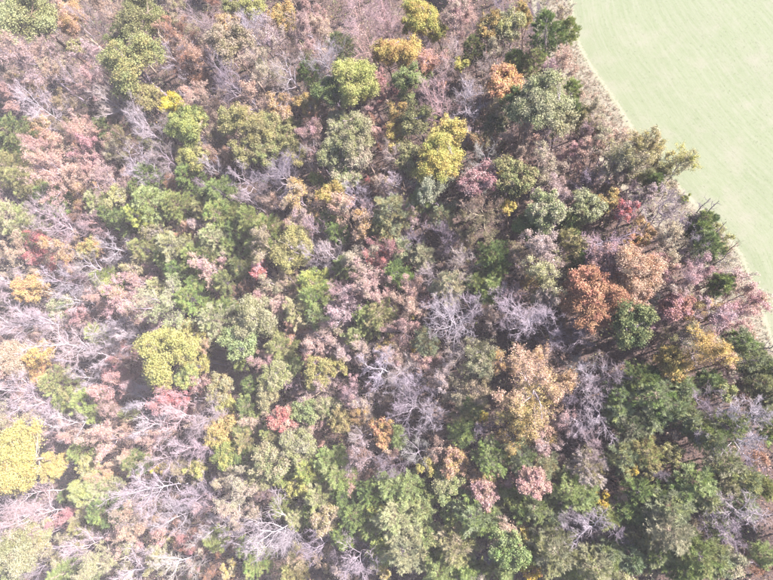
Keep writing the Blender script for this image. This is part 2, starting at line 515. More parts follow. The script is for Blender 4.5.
offs = np.concatenate([np.linspace(-7, 0, 8), np.linspace(1, 60, 60), [80, 140, 300, 800, 2000]])
dirv = np.array([0.93, 0.37])
al = np.concatenate([[0], np.cumsum(np.linalg.norm(np.diff(EC, axis=0), axis=1))])
fv = []; fuv = []
for o_ in offs:
    q = EC + dirv * o_
    fv.append(np.stack([q[:, 0], q[:, 1], np.full(len(q), 0.012) + 0.03 * np.sin(q[:, 0] * .4) * np.sin(q[:, 1] * .3) * (o_ > 1) + 0.03 * (o_ > 1)], 1))
    fuv.append(np.stack([al, np.full(len(al), o_)], 1))
fv = np.concatenate(fv); fuv = np.concatenate(fuv)
k = len(EC)
ii = (np.arange(len(offs) - 1)[:, None] * k + np.arange(k - 1)[None, :]).ravel()
ff = np.stack([ii, ii + k, ii + k + 1, ii + 1], 1)[:, ::-1]
ff = np.stack([ii, ii + 1, ii + k + 1, ii + k], 1)
fme = make_mesh('field', fv, ff, field_material(), smooth=True)
uvl = fme.uv_layers.new(name='field')
uvl.data.foreach_set('uv', fuv[ff.ravel()].astype(np.float32).ravel())
field = link('field', fme)
field['kind'] = 'structure'
field['label'] = 'pale green mown field in the top right corner'

# ------------------------------------------------------------------ the trees
TABLE = """L lg og -96.89 78.73 6.88 22.8|pale green tree in the corner with a full crown
L gd pe -90.43 79.80 3.62 17.5|mid-sized golden leafy tree right of the pale green tree in the corner
S tn pe -97.19 86.66 2.83 14.7|small tan half-bare tree above right of the pale green tree in the corner
B gl tn -85.07 78.93 3.55 18.5|mid-sized lilac grey bare tree right of the pale green tree in the corner
S tn pe -79.17 78.42 4.09 18.4|mid-sized tan half-bare tree above left of the round yellowish olive tree
L ol og -68.92 74.01 4.89 21.7|large olive leafy tree above the round yellowish olive tree
L og dg -78.40 74.70 2.94 14.2|small olive green leafy tree above left of the round yellowish olive tree
S ol tn -64.78 76.58 2.88 14.3|small olive half-bare tree above right of the round yellowish olive tree
S ol tn -61.56 74.26 2.84 15.0|small olive half-bare tree left of the yellow-green tree at the top edge
S pe r -62.97 69.80 3.99 17.9|mid-sized peach half-bare tree above right of the round yellowish olive tree
B wh gl -64.53 66.57 3.05 17.0|mid-sized whitish bare tree right of the round yellowish olive tree
L yo og -69.82 63.66 6.98 21.5|round yellowish olive tree with a full crown
L yo ol -67.84 58.63 3.41 16.3|mid-sized yellowish olive leafy tree left of the small bright yellow tree
L Y yg -62.11 56.54 2.68 16.0|small bright yellow tree with a full crown
S r br -59.56 63.07 3.29 15.6|nearest mid-sized rust brown half-bare tree above right of the small bright yellow tree
B dl gl -108.53 80.17 2.53 15.0|small dark grey bare tree below left of the pale green tree in the corner
S pe gl -95.66 68.57 5.51 20.7|large peach half-bare tree below the pale green tree in the corner
S tn pe -93.82 70.12 3.30 15.0|mid-sized tan half-bare tree below the pale green tree in the corner
S pe tn -105.88 69.88 3.38 15.4|mid-sized peach half-bare tree below left of the pale green tree in the corner
B gl tn -85.65 64.05 3.56 18.5|mid-sized lilac grey bare tree left of the round yellowish olive tree
S pk pw -102.20 63.32 3.71 17.3|mid-sized pink half-bare tree below the pale green tree in the corner
B wh pw -92.37 58.29 4.80 20.1|large whitish bare tree above the broad peach tree
S ol gd -99.08 65.90 2.56 13.9|small olive half-bare tree below the pale green tree in the corner
S pk tn -80.02 62.31 4.07 17.0|mid-sized pink half-bare tree below left of the round yellowish olive tree
B wh tn -74.37 57.17 3.73 18.3|mid-sized whitish bare tree below left of the round yellowish olive tree
S tn ol -90.68 61.90 2.67 13.1|small tan half-bare tree above the broad peach tree
P og dg -78.71 54.32 2.83 13.9|small olive green pine above right of the broad peach tree
B wh gl -65.95 50.87 4.11 20.0|large whitish bare tree below left of the small bright yellow tree
P og dg -96.48 52.48 4.45 19.1|large olive green pine above left of the broad peach tree
S pk pe -80.09 52.16 3.99 17.0|mid-sized pink half-bare tree above right of the broad peach tree
L gd tn -93.87 56.02 2.64 15.0|small golden leafy tree above the broad peach tree
S pe o -90.51 51.76 3.00 15.4|second mid-sized peach half-bare tree above the broad peach tree
S ol br -87.74 55.93 2.90 14.0|small olive half-bare tree above the broad peach tree
S br ol -74.73 51.18 2.79 14.9|small brown half-bare tree below left of the small bright yellow tree
B tn gl -63.18 52.94 2.80 15.6|mid-sized tan bare tree below the small bright yellow tree
L yg og -58.12 50.75 3.77 17.8|nearest mid-sized yellow-green leafy tree below right of the small bright yellow tree
B gl pw -59.22 58.49 2.28 13.7|small lilac grey bare tree right of the small bright yellow tree
S pk gl -83.50 69.91 3.23 16.2|mid-sized pink half-bare tree left of the round yellowish olive tree
S ol og -67.01 49.76 2.31 13.0|small olive half-bare tree below the small bright yellow tree
P dg g -112.78 87.52 2.29 13.8|small dark green pine left of the pale green tree in the corner
L yg tn -89.15 74.06 2.42 14.2|small yellow-green leafy tree below right of the pale green tree in the corner
S r br -58.63 80.71 2.31 12.4|small rust brown half-bare tree left of the yellow-green tree at the top edge
L ol og -52.84 77.78 2.80 14.4|small olive leafy tree left of the yellow-green tree at the top edge
L yg ol -47.03 74.95 3.34 16.5|yellow-green tree at the top edge with a full crown
B gl tn -57.26 72.61 3.92 17.8|mid-sized lilac grey bare tree left of the yellow-green tree at the top edge
L pe gd -53.02 73.04 3.19 14.9|mid-sized peach leafy tree below left of the yellow-green tree at the top edge
L ol tn -50.40 65.89 4.62 19.4|large olive leafy tree below left of the yellow-green tree at the top edge
B gl wh -46.21 69.73 3.80 18.5|mid-sized lilac grey bare tree below the yellow-green tree at the top edge
L gd ol -41.00 73.04 3.31 15.1|mid-sized golden leafy tree right of the yellow-green tree at the top edge
S tn gl -41.89 67.98 3.30 15.9|mid-sized tan half-bare tree below right of the yellow-green tree at the top edge
S tn pk -36.43 75.47 2.28 12.4|small tan half-bare tree left of the pinkish bare tree at the top edge
S pk tn -35.89 68.52 3.75 16.5|mid-sized pink half-bare tree above left of the white fan-shaped bare tree
S r pe -55.95 64.28 3.88 17.9|second mid-sized rust brown half-bare tree above right of the small bright yellow tree
B gl dl -49.10 58.40 4.50 20.1|large lilac grey bare tree right of the small bright yellow tree
S pw tn -55.59 56.05 3.81 16.7|mid-sized pinkish white half-bare tree right of the small bright yellow tree
S pe tn -45.70 54.62 3.52 16.2|mid-sized peach half-bare tree right of the small bright yellow tree
L pe gd -40.19 52.72 2.97 15.5|mid-sized peach leafy tree below left of the white fan-shaped bare tree
S op tn -43.57 62.06 3.76 16.0|mid-sized pale olive half-bare tree below the yellow-green tree at the top edge
B wh tn -38.34 58.13 3.45 18.3|mid-sized whitish bare tree below left of the white fan-shaped bare tree
S ol br -36.85 63.57 2.73 13.1|mid-sized olive half-bare tree left of the white fan-shaped bare tree
P dg g -35.89 60.86 2.36 13.7|small dark green pine below left of the white fan-shaped bare tree
B wh gl -30.42 59.06 3.91 20.4|white fan-shaped bare tree with forked limbs
S tn pw -33.72 70.80 2.76 13.2|mid-sized tan half-bare tree left of the pinkish bare tree at the top edge
P gg og -29.38 65.10 2.69 14.8|mid-sized grey-green pine above right of the white fan-shaped bare tree
L g dg -30.31 54.59 3.57 16.6|mid-sized green leafy tree below left of the yellow-green twin-toned tree
L yg yo -25.80 55.08 3.95 19.1|yellow-green twin-toned tree with a full crown
L yg y -24.44 56.04 2.40 12.7|small yellow-green leafy tree below right of the yellow-green twin-toned tree
L gd ol -34.93 54.29 2.84 13.9|mid-sized golden leafy tree below left of the white fan-shaped bare tree
S r ol -32.29 52.56 2.54 12.8|small rust brown half-bare tree below left of the yellow-green twin-toned tree
B pk gl -24.54 64.58 5.03 23.7|pinkish bare tree at the top edge
B pk pw -21.94 69.20 3.12 15.8|nearest mid-sized pink bare tree right of the pinkish bare tree at the top edge
B pk tn -23.83 62.17 3.08 16.8|mid-sized pink bare tree left of the tall golden yellow tree
L y gd -21.73 62.65 2.62 14.8|mid-sized yellow leafy tree left of the tall golden yellow tree
S pk dr -21.17 55.20 2.58 14.2|mid-sized pink half-bare tree below left of the small light green tree
S ol og -23.33 59.57 1.84 11.1|small olive half-bare tree right of the yellow-green twin-toned tree
L ol yo -49.35 51.21 3.41 16.1|mid-sized olive leafy tree right of the small bright yellow tree
L ol yo -44.10 49.12 3.83 17.6|large olive leafy tree right of the small bright yellow tree
L og ol -41.49 49.06 3.14 16.1|mid-sized olive green leafy tree above left of the round golden tree
S ol tn -52.83 49.45 2.75 13.3|mid-sized olive half-bare tree below right of the small bright yellow tree
L yg og -56.40 51.12 3.27 16.5|second mid-sized yellow-green leafy tree below right of the small bright yellow tree
B dl gl -54.99 47.79 2.21 14.5|small dark grey bare tree below right of the small bright yellow tree
S pk br -33.86 47.36 3.27 16.2|mid-sized pink half-bare tree above the round golden tree
L op og -29.18 49.28 3.05 14.5|mid-sized pale olive leafy tree below the yellow-green twin-toned tree
L op og -25.69 45.06 3.89 18.7|large pale olive leafy tree below the yellow-green twin-toned tree
P og ol -39.18 51.47 1.88 11.2|small olive green pine below left of the white fan-shaped bare tree
S br r -24.16 49.36 2.28 12.4|small brown half-bare tree below the yellow-green twin-toned tree
S pk pe -21.78 47.14 2.25 12.7|small pink half-bare tree below left of the small light green tree
L ol og -38.52 46.75 2.63 14.8|second mid-sized olive leafy tree above left of the round golden tree
S tn pk -24.27 52.38 2.30 12.4|small tan half-bare tree below right of the yellow-green twin-toned tree
B pk gl -20.55 68.70 3.10 17.2|second mid-sized pink bare tree right of the pinkish bare tree at the top edge
L yg y -14.49 67.63 3.72 17.4|large yellow-green leafy tree above right of the tall golden yellow tree
L y yg -12.20 66.33 2.29 12.9|second small yellow leafy tree above right of the tall golden yellow tree
L y gd -18.20 60.73 3.75 18.0|tall golden yellow tree with a full crown
L y yg -17.59 69.33 1.65 10.8|nearest small yellow leafy tree above right of the tall golden yellow tree
S tn pk -9.37 66.66 3.04 14.1|mid-sized tan half-bare tree above right of the tall golden yellow tree
S pk tn -6.82 69.00 2.29 12.1|small pink half-bare tree above left of the orange-topped tree
B dl br -4.52 65.30 2.41 14.8|small dark grey bare tree above the orange-topped tree
B gl dl -1.04 67.38 2.49 15.6|mid-sized lilac grey bare tree above left of the dark evergreen beside the field
L gd ol -3.24 64.28 2.97 14.5|mid-sized golden leafy tree above the orange-topped tree
L yo op 0.15 64.25 2.94 14.2|mid-sized yellowish olive leafy tree left of the dark evergreen beside the field
L yo gd 2.30 66.04 2.21 13.7|small yellowish olive leafy tree above left of the dark evergreen beside the field
P dg og -5.99 62.05 2.25 13.0|small dark green pine above left of the orange-topped tree
S ol tn -2.07 61.65 2.50 13.1|mid-sized olive half-bare tree above the orange-topped tree
B dl gl 4.38 66.45 2.45 14.2|mid-sized dark grey bare tree above left of the dark evergreen beside the field
P dg g 5.95 61.09 2.73 16.9|dark evergreen beside the field with green needles
P g og 9.69 62.93 1.98 12.6|small green pine right of the dark evergreen beside the field
S ol tn 8.62 66.18 2.01 11.8|small olive half-bare tree above right of the dark evergreen beside the field
B gl pk 4.18 60.44 2.15 13.7|small lilac grey bare tree below left of the dark evergreen beside the field
S pk o -13.31 59.86 3.21 14.5|mid-sized pink half-bare tree right of the tall golden yellow tree
S pk gl -15.02 65.05 2.31 13.3|small pink half-bare tree right of the tall golden yellow tree
B tn gl -9.65 60.10 2.96 15.1|mid-sized tan bare tree right of the tall golden yellow tree
L y yg -8.27 59.22 1.76 11.6|small yellow leafy tree left of the orange-topped tree
L lg g -16.92 54.70 2.66 17.1|small light green tree with a full crown
L lg g -14.52 57.41 1.88 11.4|small light green leafy tree right of the small light green tree
L g lg -17.71 54.14 1.78 12.0|small green leafy tree below the small light green tree
B pk gl -11.50 49.44 4.02 19.9|large pink bare tree below right of the small light green tree
B wh gl -7.86 49.47 3.56 17.9|large whitish bare tree below left of the orange-topped tree
B tn gl -4.96 55.02 3.32 17.6|mid-sized tan bare tree left of the orange-topped tree
L o gd -0.90 52.42 3.51 16.9|orange-topped tree with a full crown
P g og 0.81 58.33 2.00 12.1|small green pine above right of the orange-topped tree
P ol og 4.11 57.71 2.43 13.0|mid-sized olive pine below the dark evergreen beside the field
S pk gl 5.65 55.18 2.41 13.5|mid-sized pink half-bare tree above the big pale olive tree
S pw tn 7.67 56.69 2.84 13.9|mid-sized pinkish white half-bare tree below the dark evergreen beside the field
L op lg 4.70 46.63 4.48 20.4|big pale olive tree with a full crown
L og dg 1.35 47.82 3.24 16.8|mid-sized olive green leafy tree left of the big pale olive tree
L op ol 6.70 45.01 3.17 16.3|mid-sized pale olive leafy tree below right of the big pale olive tree
S tn ol -3.15 49.16 2.43 13.8|mid-sized tan half-bare tree below the orange-topped tree
P gg dg -2.80 47.22 1.97 12.0|small grey-green pine below the orange-topped tree
L ol gd -18.68 49.65 2.52 13.8|mid-sized olive leafy tree below the small light green tree
L ol og -15.20 46.83 3.37 16.7|mid-sized olive leafy tree above left of the large bright yellow tree
L y yo -10.44 43.78 3.56 16.8|large yellow leafy tree above the large bright yellow tree
L y gd -18.91 45.04 2.76 14.2|mid-sized yellow leafy tree above left of the large bright yellow tree
S gl tn -6.58 46.53 2.17 12.1|small lilac grey half-bare tree above right of the large bright yellow tree
S ol r -4.41 43.53 3.01 14.1|mid-sized olive half-bare tree above the round pink tree
S tn pe 1.22 43.43 2.97 14.4|second mid-sized tan half-bare tree above the dark olive tree
B gl dl 4.38 43.63 2.05 14.3|small lilac grey bare tree below the big pale olive tree
P og g 9.62 52.21 1.66 11.8|small olive green pine right of the big pale olive tree
P dg g 9.77 48.14 1.91 12.1|small dark green pine right of the big pale olive tree
S tn pk 7.94 51.20 1.93 11.6|nearest small tan half-bare tree right of the big pale olive tree
S br r -16.96 51.93 1.49 10.1|small brown half-bare tree below the small light green tree
P og ol 11.06 46.53 1.98 11.5|small olive green pine below right of the big pale olive tree
B gl pk 11.72 42.83 2.51 14.4|mid-sized lilac grey bare tree left of the yellowish tree overhanging field
S tn ol 13.21 45.08 2.30 13.1|mid-sized tan half-bare tree above left of the yellowish tree overhanging field
S br dl 10.43 42.57 2.22 13.0|small brown half-bare tree below right of the big pale olive tree
S tn pe 13.99 42.00 2.19 12.2|third small tan half-bare tree left of the yellowish tree overhanging field
S tn y 16.55 41.19 2.09 12.5|nearest small tan half-bare tree left of the yellowish tree overhanging field
S y tn 18.99 39.72 2.34 15.5|yellowish tree overhanging field with thin foliage
S tn pe 11.55 52.36 1.57 10.8|second small tan half-bare tree right of the big pale olive tree
S tn op 11.87 48.01 2.24 12.7|third small tan half-bare tree right of the big pale olive tree
S op tn 12.62 42.45 2.54 13.8|second mid-sized pale olive half-bare tree left of the yellowish tree overhanging field
S tn pe 15.05 43.39 2.03 11.7|second small tan half-bare tree left of the yellowish tree overhanging field
S op y 17.91 40.81 2.33 13.1|nearest mid-sized pale olive half-bare tree left of the yellowish tree overhanging field
P dg g -98.78 50.55 3.48 16.3|mid-sized dark green pine above left of the broad peach tree
P og ol -96.99 45.81 4.07 18.6|second mid-sized olive green pine left of the broad peach tree
P og ol -93.06 42.67 3.49 17.4|nearest mid-sized olive green pine left of the broad peach tree
S pe pk -89.58 48.05 4.04 18.1|mid-sized peach half-bare tree above left of the broad peach tree
S pe tn -85.72 48.22 3.48 15.7|nearest mid-sized peach half-bare tree above the broad peach tree
S dr pk -80.31 48.60 3.13 15.9|mid-sized dark pinkish red half-bare tree above right of the broad peach tree
S pe pk -82.79 42.16 4.50 20.4|broad peach tree with thin foliage
S pe tn -81.24 43.47 3.41 16.0|mid-sized peach half-bare tree right of the broad peach tree
S pk tn -74.10 42.11 3.65 15.6|mid-sized pink half-bare tree right of the broad peach tree
S ol tn -74.01 47.68 2.87 14.4|mid-sized olive half-bare tree right of the broad peach tree
B wh gl -66.21 43.26 3.85 17.8|mid-sized whitish bare tree above the bright green pine
B gl tn -61.70 44.39 3.23 17.1|mid-sized lilac grey bare tree below the small bright yellow tree
L yg og -58.27 46.02 2.75 14.4|mid-sized yellow-green leafy tree below the small bright yellow tree
P dg og -66.23 42.15 2.78 15.2|mid-sized dark green pine above the bright green pine
S r br -62.48 41.32 2.25 12.7|small rust brown half-bare tree above right of the bright green pine
P dg g -57.41 41.46 2.72 15.0|mid-sized dark green pine above right of the bright green pine
P og g -86.92 39.52 3.42 16.3|mid-sized olive green pine below the broad peach tree
S pe gd -82.88 40.81 2.88 14.6|mid-sized peach half-bare tree below right of the broad peach tree
B pk gl -95.02 37.94 3.54 18.1|mid-sized pink bare tree above left of the dark red tree
P og ol -93.78 41.44 2.41 14.0|small olive green pine below left of the broad peach tree
P op og -76.99 38.21 2.83 14.5|mid-sized pale olive pine left of the bright green pine
L yo op -72.11 38.26 2.79 15.2|mid-sized yellowish olive leafy tree above left of the bright green pine
P g og -68.05 39.94 2.47 14.3|small green pine above the bright green pine
P g lg -63.69 36.18 3.52 17.3|mid-sized green pine above right of the bright green pine
P g yg -65.63 33.74 2.47 16.8|bright green pine with green needles
P dg g -69.99 33.64 2.75 15.3|mid-sized dark green pine left of the bright green pine
P g dg -73.07 35.35 2.78 14.7|mid-sized green pine left of the bright green pine
S r br -81.39 36.14 2.53 13.4|small rust brown half-bare tree below right of the broad peach tree
B pw gl -84.69 34.52 4.44 19.2|large pinkish white bare tree above the dark red tree
B pw gl -82.02 32.01 3.30 17.6|mid-sized pinkish white bare tree above right of the dark red tree
P og op -93.12 34.66 4.05 19.5|mid-sized olive green pine above left of the dark red tree
P op og -91.01 32.88 3.40 16.5|mid-sized pale olive pine above left of the dark red tree
S dr rd -87.74 30.51 2.49 15.8|dark red tree with thin foliage
S pk rd -90.10 28.52 2.85 14.6|mid-sized pink half-bare tree below the dark red tree
B pk gl -75.56 32.98 2.75 15.9|mid-sized pink bare tree left of the bright green pine
P og g -58.77 36.09 3.19 15.3|nearest mid-sized olive green pine right of the bright green pine
S ol tn -62.69 31.77 2.70 14.3|mid-sized olive half-bare tree below right of the bright green pine
S pe r -56.76 30.97 2.66 13.8|mid-sized peach half-bare tree right of the bright green pine
S gd tn -81.50 28.87 3.31 15.9|mid-sized golden half-bare tree right of the dark red tree
L yo gd -77.35 28.83 2.76 14.4|mid-sized yellowish olive leafy tree right of the dark red tree
B wh gl -69.41 27.87 3.27 17.1|mid-sized whitish bare tree below left of the bright green pine
P og op -57.33 27.57 3.40 17.1|mid-sized olive green pine below right of the bright green pine
P g og -60.27 26.24 2.65 14.4|mid-sized green pine below right of the bright green pine
P ol og -65.36 28.40 2.69 14.7|mid-sized olive pine below the bright green pine
S op pw -91.23 26.78 4.17 17.1|large pale olive half-bare tree below left of the dark red tree
B wh pw -91.97 23.36 3.31 16.2|mid-sized whitish bare tree above left of the orange tree at the left edge
L o gd -86.17 20.95 3.11 17.6|orange tree at the left edge with a full crown
L gd o -87.40 21.55 1.95 12.4|small golden leafy tree right of the orange tree at the left edge
B gl wh -81.36 23.47 3.33 16.4|mid-sized lilac grey bare tree above right of the orange tree at the left edge
B dl pk -78.41 23.64 2.71 15.7|mid-sized dark grey bare tree right of the orange tree at the left edge
B wh tn -74.40 24.25 3.18 16.8|mid-sized whitish bare tree below right of the dark red tree
P g og -74.43 23.51 2.42 12.8|small green pine below left of the bright green pine
L yg g -70.99 21.36 2.38 13.4|small yellow-green leafy tree below the bright green pine
S yo op -66.43 25.29 3.17 14.7|mid-sized yellowish olive half-bare tree below the bright green pine
S pk pe -65.40 21.91 3.14 14.3|mid-sized pink half-bare tree below the bright green pine
S dl pk -64.10 25.25 2.17 11.8|small dark grey half-bare tree below the bright green pine
P og op -61.14 21.04 2.62 13.8|mid-sized olive green pine above the broad yellow-green tree
P dg g -57.20 23.50 3.08 15.0|mid-sized dark green pine below right of the bright green pine
P dg og -55.34 24.15 2.60 13.5|second mid-sized dark green pine left of the small bright red tree
P dg og -61.84 29.97 2.28 12.4|small dark green pine below right of the bright green pine
L yg ol -55.62 44.27 3.21 15.7|third mid-sized yellow-green leafy tree below right of the small bright yellow tree
S tn r -52.49 46.26 2.72 13.7|mid-sized tan half-bare tree below right of the small bright yellow tree
L ol yo -45.85 44.43 3.14 15.8|fourth mid-sized olive leafy tree above left of the round golden tree
L ol og -41.88 44.57 3.11 15.7|third mid-sized olive leafy tree above left of the round golden tree
L ol yo -37.24 44.67 2.80 14.1|nearest mid-sized olive leafy tree above left of the round golden tree
B wh gl -52.51 42.65 2.47 15.4|small whitish bare tree below right of the small bright yellow tree
B wh gl -45.23 39.80 3.36 16.0|mid-sized whitish bare tree left of the round golden tree
B wh pk -46.07 36.98 2.68 15.1|mid-sized whitish bare tree above the small bright red tree
B gl dl -37.59 39.27 4.37 19.3|large lilac grey bare tree above left of the round golden tree
B gl tn -33.58 43.79 2.55 14.7|mid-sized lilac grey bare tree above left of the round golden tree
L yg g -33.58 40.09 1.79 11.2|small yellow-green leafy tree above left of the round golden tree
L op og -29.37 43.44 3.01 15.8|mid-sized pale olive leafy tree above the round golden tree
L op tn -25.39 42.17 3.42 16.2|second mid-sized pale olive leafy tree above right of the round golden tree
L op og -27.63 39.25 3.24 15.0|nearest mid-sized pale olive leafy tree above right of the round golden tree
S pe rd -23.71 39.69 1.57 10.7|small peach half-bare tree right of the round golden tree
L gd br -21.64 40.47 1.84 11.3|small golden leafy tree above right of the round golden tree
L y gd -28.88 35.41 2.62 16.4|round golden tree with a full crown
B gl wh -25.04 34.70 2.98 15.7|mid-sized lilac grey bare tree right of the round golden tree
B gl pk -22.70 33.24 2.24 14.2|small lilac grey bare tree right of the round golden tree
S tn gl -21.35 36.82 2.47 13.9|mid-sized tan half-bare tree right of the round golden tree
S pe tn -28.38 32.60 3.21 15.9|mid-sized peach half-bare tree below the round golden tree
S tn gd -36.15 35.66 3.56 16.2|mid-sized tan half-bare tree left of the round golden tree
S tn pe -42.02 36.70 2.22 12.9|small tan half-bare tree left of the round golden tree
P g og -50.42 37.51 3.13 16.0|mid-sized green pine right of the bright green pine
B gl dl -55.68 40.11 2.17 13.7|small lilac grey bare tree above right of the bright green pine
P og ol -54.34 35.20 2.66 13.6|second mid-sized olive green pine right of the bright green pine
P og g -50.53 33.62 3.11 15.8|second mid-sized olive green pine above left of the small bright red tree
S gl tn -53.33 32.11 2.83 14.3|mid-sized lilac grey half-bare tree right of the bright green pine
P og op -50.88 29.05 2.79 15.5|nearest mid-sized olive green pine above left of the small bright red tree
P g og -49.01 28.69 1.72 12.0|nearest small green pine above left of the small bright red tree
P g og -44.16 32.43 2.86 15.1|mid-sized green pine above the small bright red tree
P og g -41.37 30.27 3.01 15.1|mid-sized olive green pine above the small bright red tree
S tn ol -40.27 26.76 3.44 16.7|mid-sized tan half-bare tree above right of the small bright red tree
L yo ol -35.44 26.53 3.90 16.7|large yellowish olive leafy tree above right of the small bright red tree
S pe pk -39.46 32.20 2.18 11.7|small peach half-bare tree above right of the small bright red tree
S gl tn -34.41 30.86 2.97 14.7|mid-sized lilac grey half-bare tree below left of the round golden tree
B gl pk -31.50 29.32 2.90 16.0|mid-sized lilac grey bare tree below the round golden tree
B gl wh -32.22 26.25 2.88 15.1|mid-sized lilac grey bare tree right of the small bright red tree
P dg g -30.41 32.10 2.13 12.8|nearest small dark green pine below the round golden tree
P dg g -28.95 29.32 2.01 12.8|second small dark green pine below the round golden tree
B wh tn -28.43 24.64 3.10 16.1|mid-sized whitish bare tree below the round golden tree
S tn gd -24.12 29.49 3.41 15.7|mid-sized tan half-bare tree below right of the round golden tree
S op tn -24.10 24.86 3.11 14.5|mid-sized pale olive half-bare tree below right of the round golden tree
P dg ol -21.03 29.82 2.60 13.7|mid-sized dark green pine below right of the round golden tree
S pk rd -21.96 24.83 2.22 13.2|small pink half-bare tree below right of the round golden tree
P og dg -27.28 23.79 2.07 12.2|small olive green pine below the round golden tree
P og g -54.07 25.88 2.79 15.5|mid-sized olive green pine left of the small bright red tree
S pw pk -50.57 23.77 3.04 15.6|mid-sized pinkish white half-bare tree left of the small bright red tree
L rd pk -41.53 23.17 2.08 14.9|small bright red tree with a full crown
S tn op -39.09 21.27 2.67 13.3|nearest mid-sized tan half-bare tree below right of the small bright red tree
P og dg -46.18 24.55 2.08 13.2|nearest small olive green pine left of the small bright red tree
P g yg -31.91 20.47 2.87 14.9|mid-sized green pine right of the small bright red tree
S tn ol -36.18 21.81 2.29 12.5|small tan half-bare tree right of the small bright red tree
B pk gl -27.15 19.68 2.62 14.7|mid-sized pink bare tree right of the small bright red tree
S tn pk -22.99 20.47 3.23 16.3|mid-sized tan half-bare tree above the silvery bare tree
P dg og -48.33 21.61 2.54 13.9|nearest mid-sized dark green pine left of the small bright red tree
P dg g -53.95 21.82 2.48 13.4|small dark green pine left of the small bright red tree
S r br -44.87 20.39 2.05 11.9|nearest small rust brown half-bare tree below left of the small bright red tree
P g dg -47.39 30.97 2.50 13.1|second small green pine above left of the small bright red tree
P og dg -51.61 26.95 2.41 13.7|second small olive green pine left of the small bright red tree
P og g -43.81 27.61 2.27 12.9|small olive green pine above the small bright red tree
P og dg -54.09 38.00 2.28 12.8|small olive green pine right of the bright green pine
P g og -48.00 34.12 2.23 13.4|small green pine above the small bright red tree
B tn gl -19.42 41.16 2.89 16.4|mid-sized tan bare tree left of the large bright yellow tree
L ol og -15.55 40.85 3.32 15.2|mid-sized olive leafy tree left of the large bright yellow tree
L y yg -11.06 39.50 3.74 18.4|large bright yellow tree with a full crown
B wh gg -4.77 39.65 3.02 15.7|mid-sized whitish bare tree above the round pink tree
B wh gl -17.66 36.61 2.67 16.0|mid-sized whitish bare tree below left of the large bright yellow tree
S gg wh -12.56 35.68 3.53 16.8|large grey-green half-bare tree below the large bright yellow tree
L pk dr -5.58 35.54 3.24 16.4|round pink tree with a full crown
P g gg -14.56 34.47 2.41 13.1|mid-sized green pine below left of the large bright yellow tree
L ol og 0.62 35.57 3.59 17.2|dark olive tree with a full crown
L y gd -1.37 36.98 1.73 12.2|small yellow leafy tree left of the dark olive tree
L gd y -1.07 32.56 1.70 11.2|small golden leafy tree below the dark olive tree
S op tn 5.64 37.46 3.21 15.5|mid-sized pale olive half-bare tree right of the dark olive tree
S pk pe 8.90 39.76 2.30 12.6|mid-sized pink half-bare tree right of the dark olive tree
S tn gl 7.07 34.39 2.69 14.0|mid-sized tan half-bare tree above right of the tall pale green tree
S tn pe 1.57 41.75 2.35 13.0|nearest mid-sized tan half-bare tree above the dark olive tree
L op lg 4.51 29.76 3.26 17.4|tall pale green tree with a full crown
L g dg 2.30 28.61 2.75 13.8|mid-sized green leafy tree below left of the tall pale green tree
S pe tn 2.08 32.42 1.87 11.8|small peach half-bare tree left of the tall pale green tree
P dg og 8.43 29.68 2.07 12.1|small dark green pine right of the tall pale green tree
P gg ol -18.80 31.33 3.37 16.5|mid-sized grey-green pine right of the round golden tree
S gl pk -15.84 32.36 2.41 12.7|mid-sized lilac grey half-bare tree below left of the large bright yellow tree
P ol gg -11.23 31.72 2.20 12.5|small olive pine below left of the round pink tree
B dl gl -11.29 27.82 2.73 15.4|mid-sized dark grey bare tree below left of the round pink tree
S br ol -4.91 29.86 3.64 16.5|large brown half-bare tree below the round pink tree
S ol br -7.45 26.83 2.74 13.7|mid-sized olive half-bare tree below the round pink tree
B gl dl -16.32 27.91 2.34 14.7|mid-sized lilac grey bare tree below the large bright yellow tree
P gg op -17.60 26.53 1.94 12.1|small grey-green pine above left of the spreading white bare tree
P op gg -14.52 25.36 2.18 12.0|small pale olive pine above left of the spreading white bare tree
S br dr -20.22 26.14 2.83 13.8|mid-sized brown half-bare tree below right of the round golden tree
B gl tn -12.86 22.48 2.71 15.2|mid-sized lilac grey bare tree above the spreading white bare tree
B tn gl -9.17 22.04 3.32 17.8|large tan bare tree above the spreading white bare tree
P dg g -3.16 24.11 2.68 15.0|mid-sized dark green pine below left of the tall pale green tree
P g og -3.26 22.53 1.85 11.8|second small green pine above left of the wide white bare tree
S ol tn 1.02 23.44 2.89 13.6|mid-sized olive half-bare tree below left of the tall pale green tree
S tn gl 4.71 24.51 3.50 16.7|large tan half-bare tree below the tall pale green tree
S yo ol 7.51 26.37 2.22 12.3|mid-sized yellowish olive half-bare tree below right of the tall pale green tree
S op og 4.92 20.61 3.46 16.2|large pale olive half-bare tree above right of the wide white bare tree
P g dg -18.25 22.07 2.18 13.1|small green pine above left of the spreading white bare tree
S pe pk -15.66 20.04 2.33 13.0|mid-sized peach half-bare tree above left of the spreading white bare tree
S pk tn -20.28 20.80 2.36 12.8|mid-sized pink half-bare tree above left of the spreading white bare tree
P gg op -9.85 19.45 2.70 15.1|mid-sized grey-green pine above the spreading white bare tree
P g dg -5.99 20.35 2.27 12.9|mid-sized green pine above right of the spreading white bare tree
B gl pk -0.60 19.05 2.19 13.7|second mid-sized lilac grey bare tree above left of the wide white bare tree
P g lg -3.70 19.43 1.92 12.4|nearest small green pine above left of the wide white bare tree
S ol gd 2.06 20.22 2.06 11.5|small olive half-bare tree above the wide white bare tree
S pe tn 10.18 39.67 2.70 13.5|mid-sized peach half-bare tree left of the yellowish tree overhanging field
S ol op 14.41 38.07 3.06 15.5|mid-sized olive half-bare tree below left of the yellowish tree overhanging field
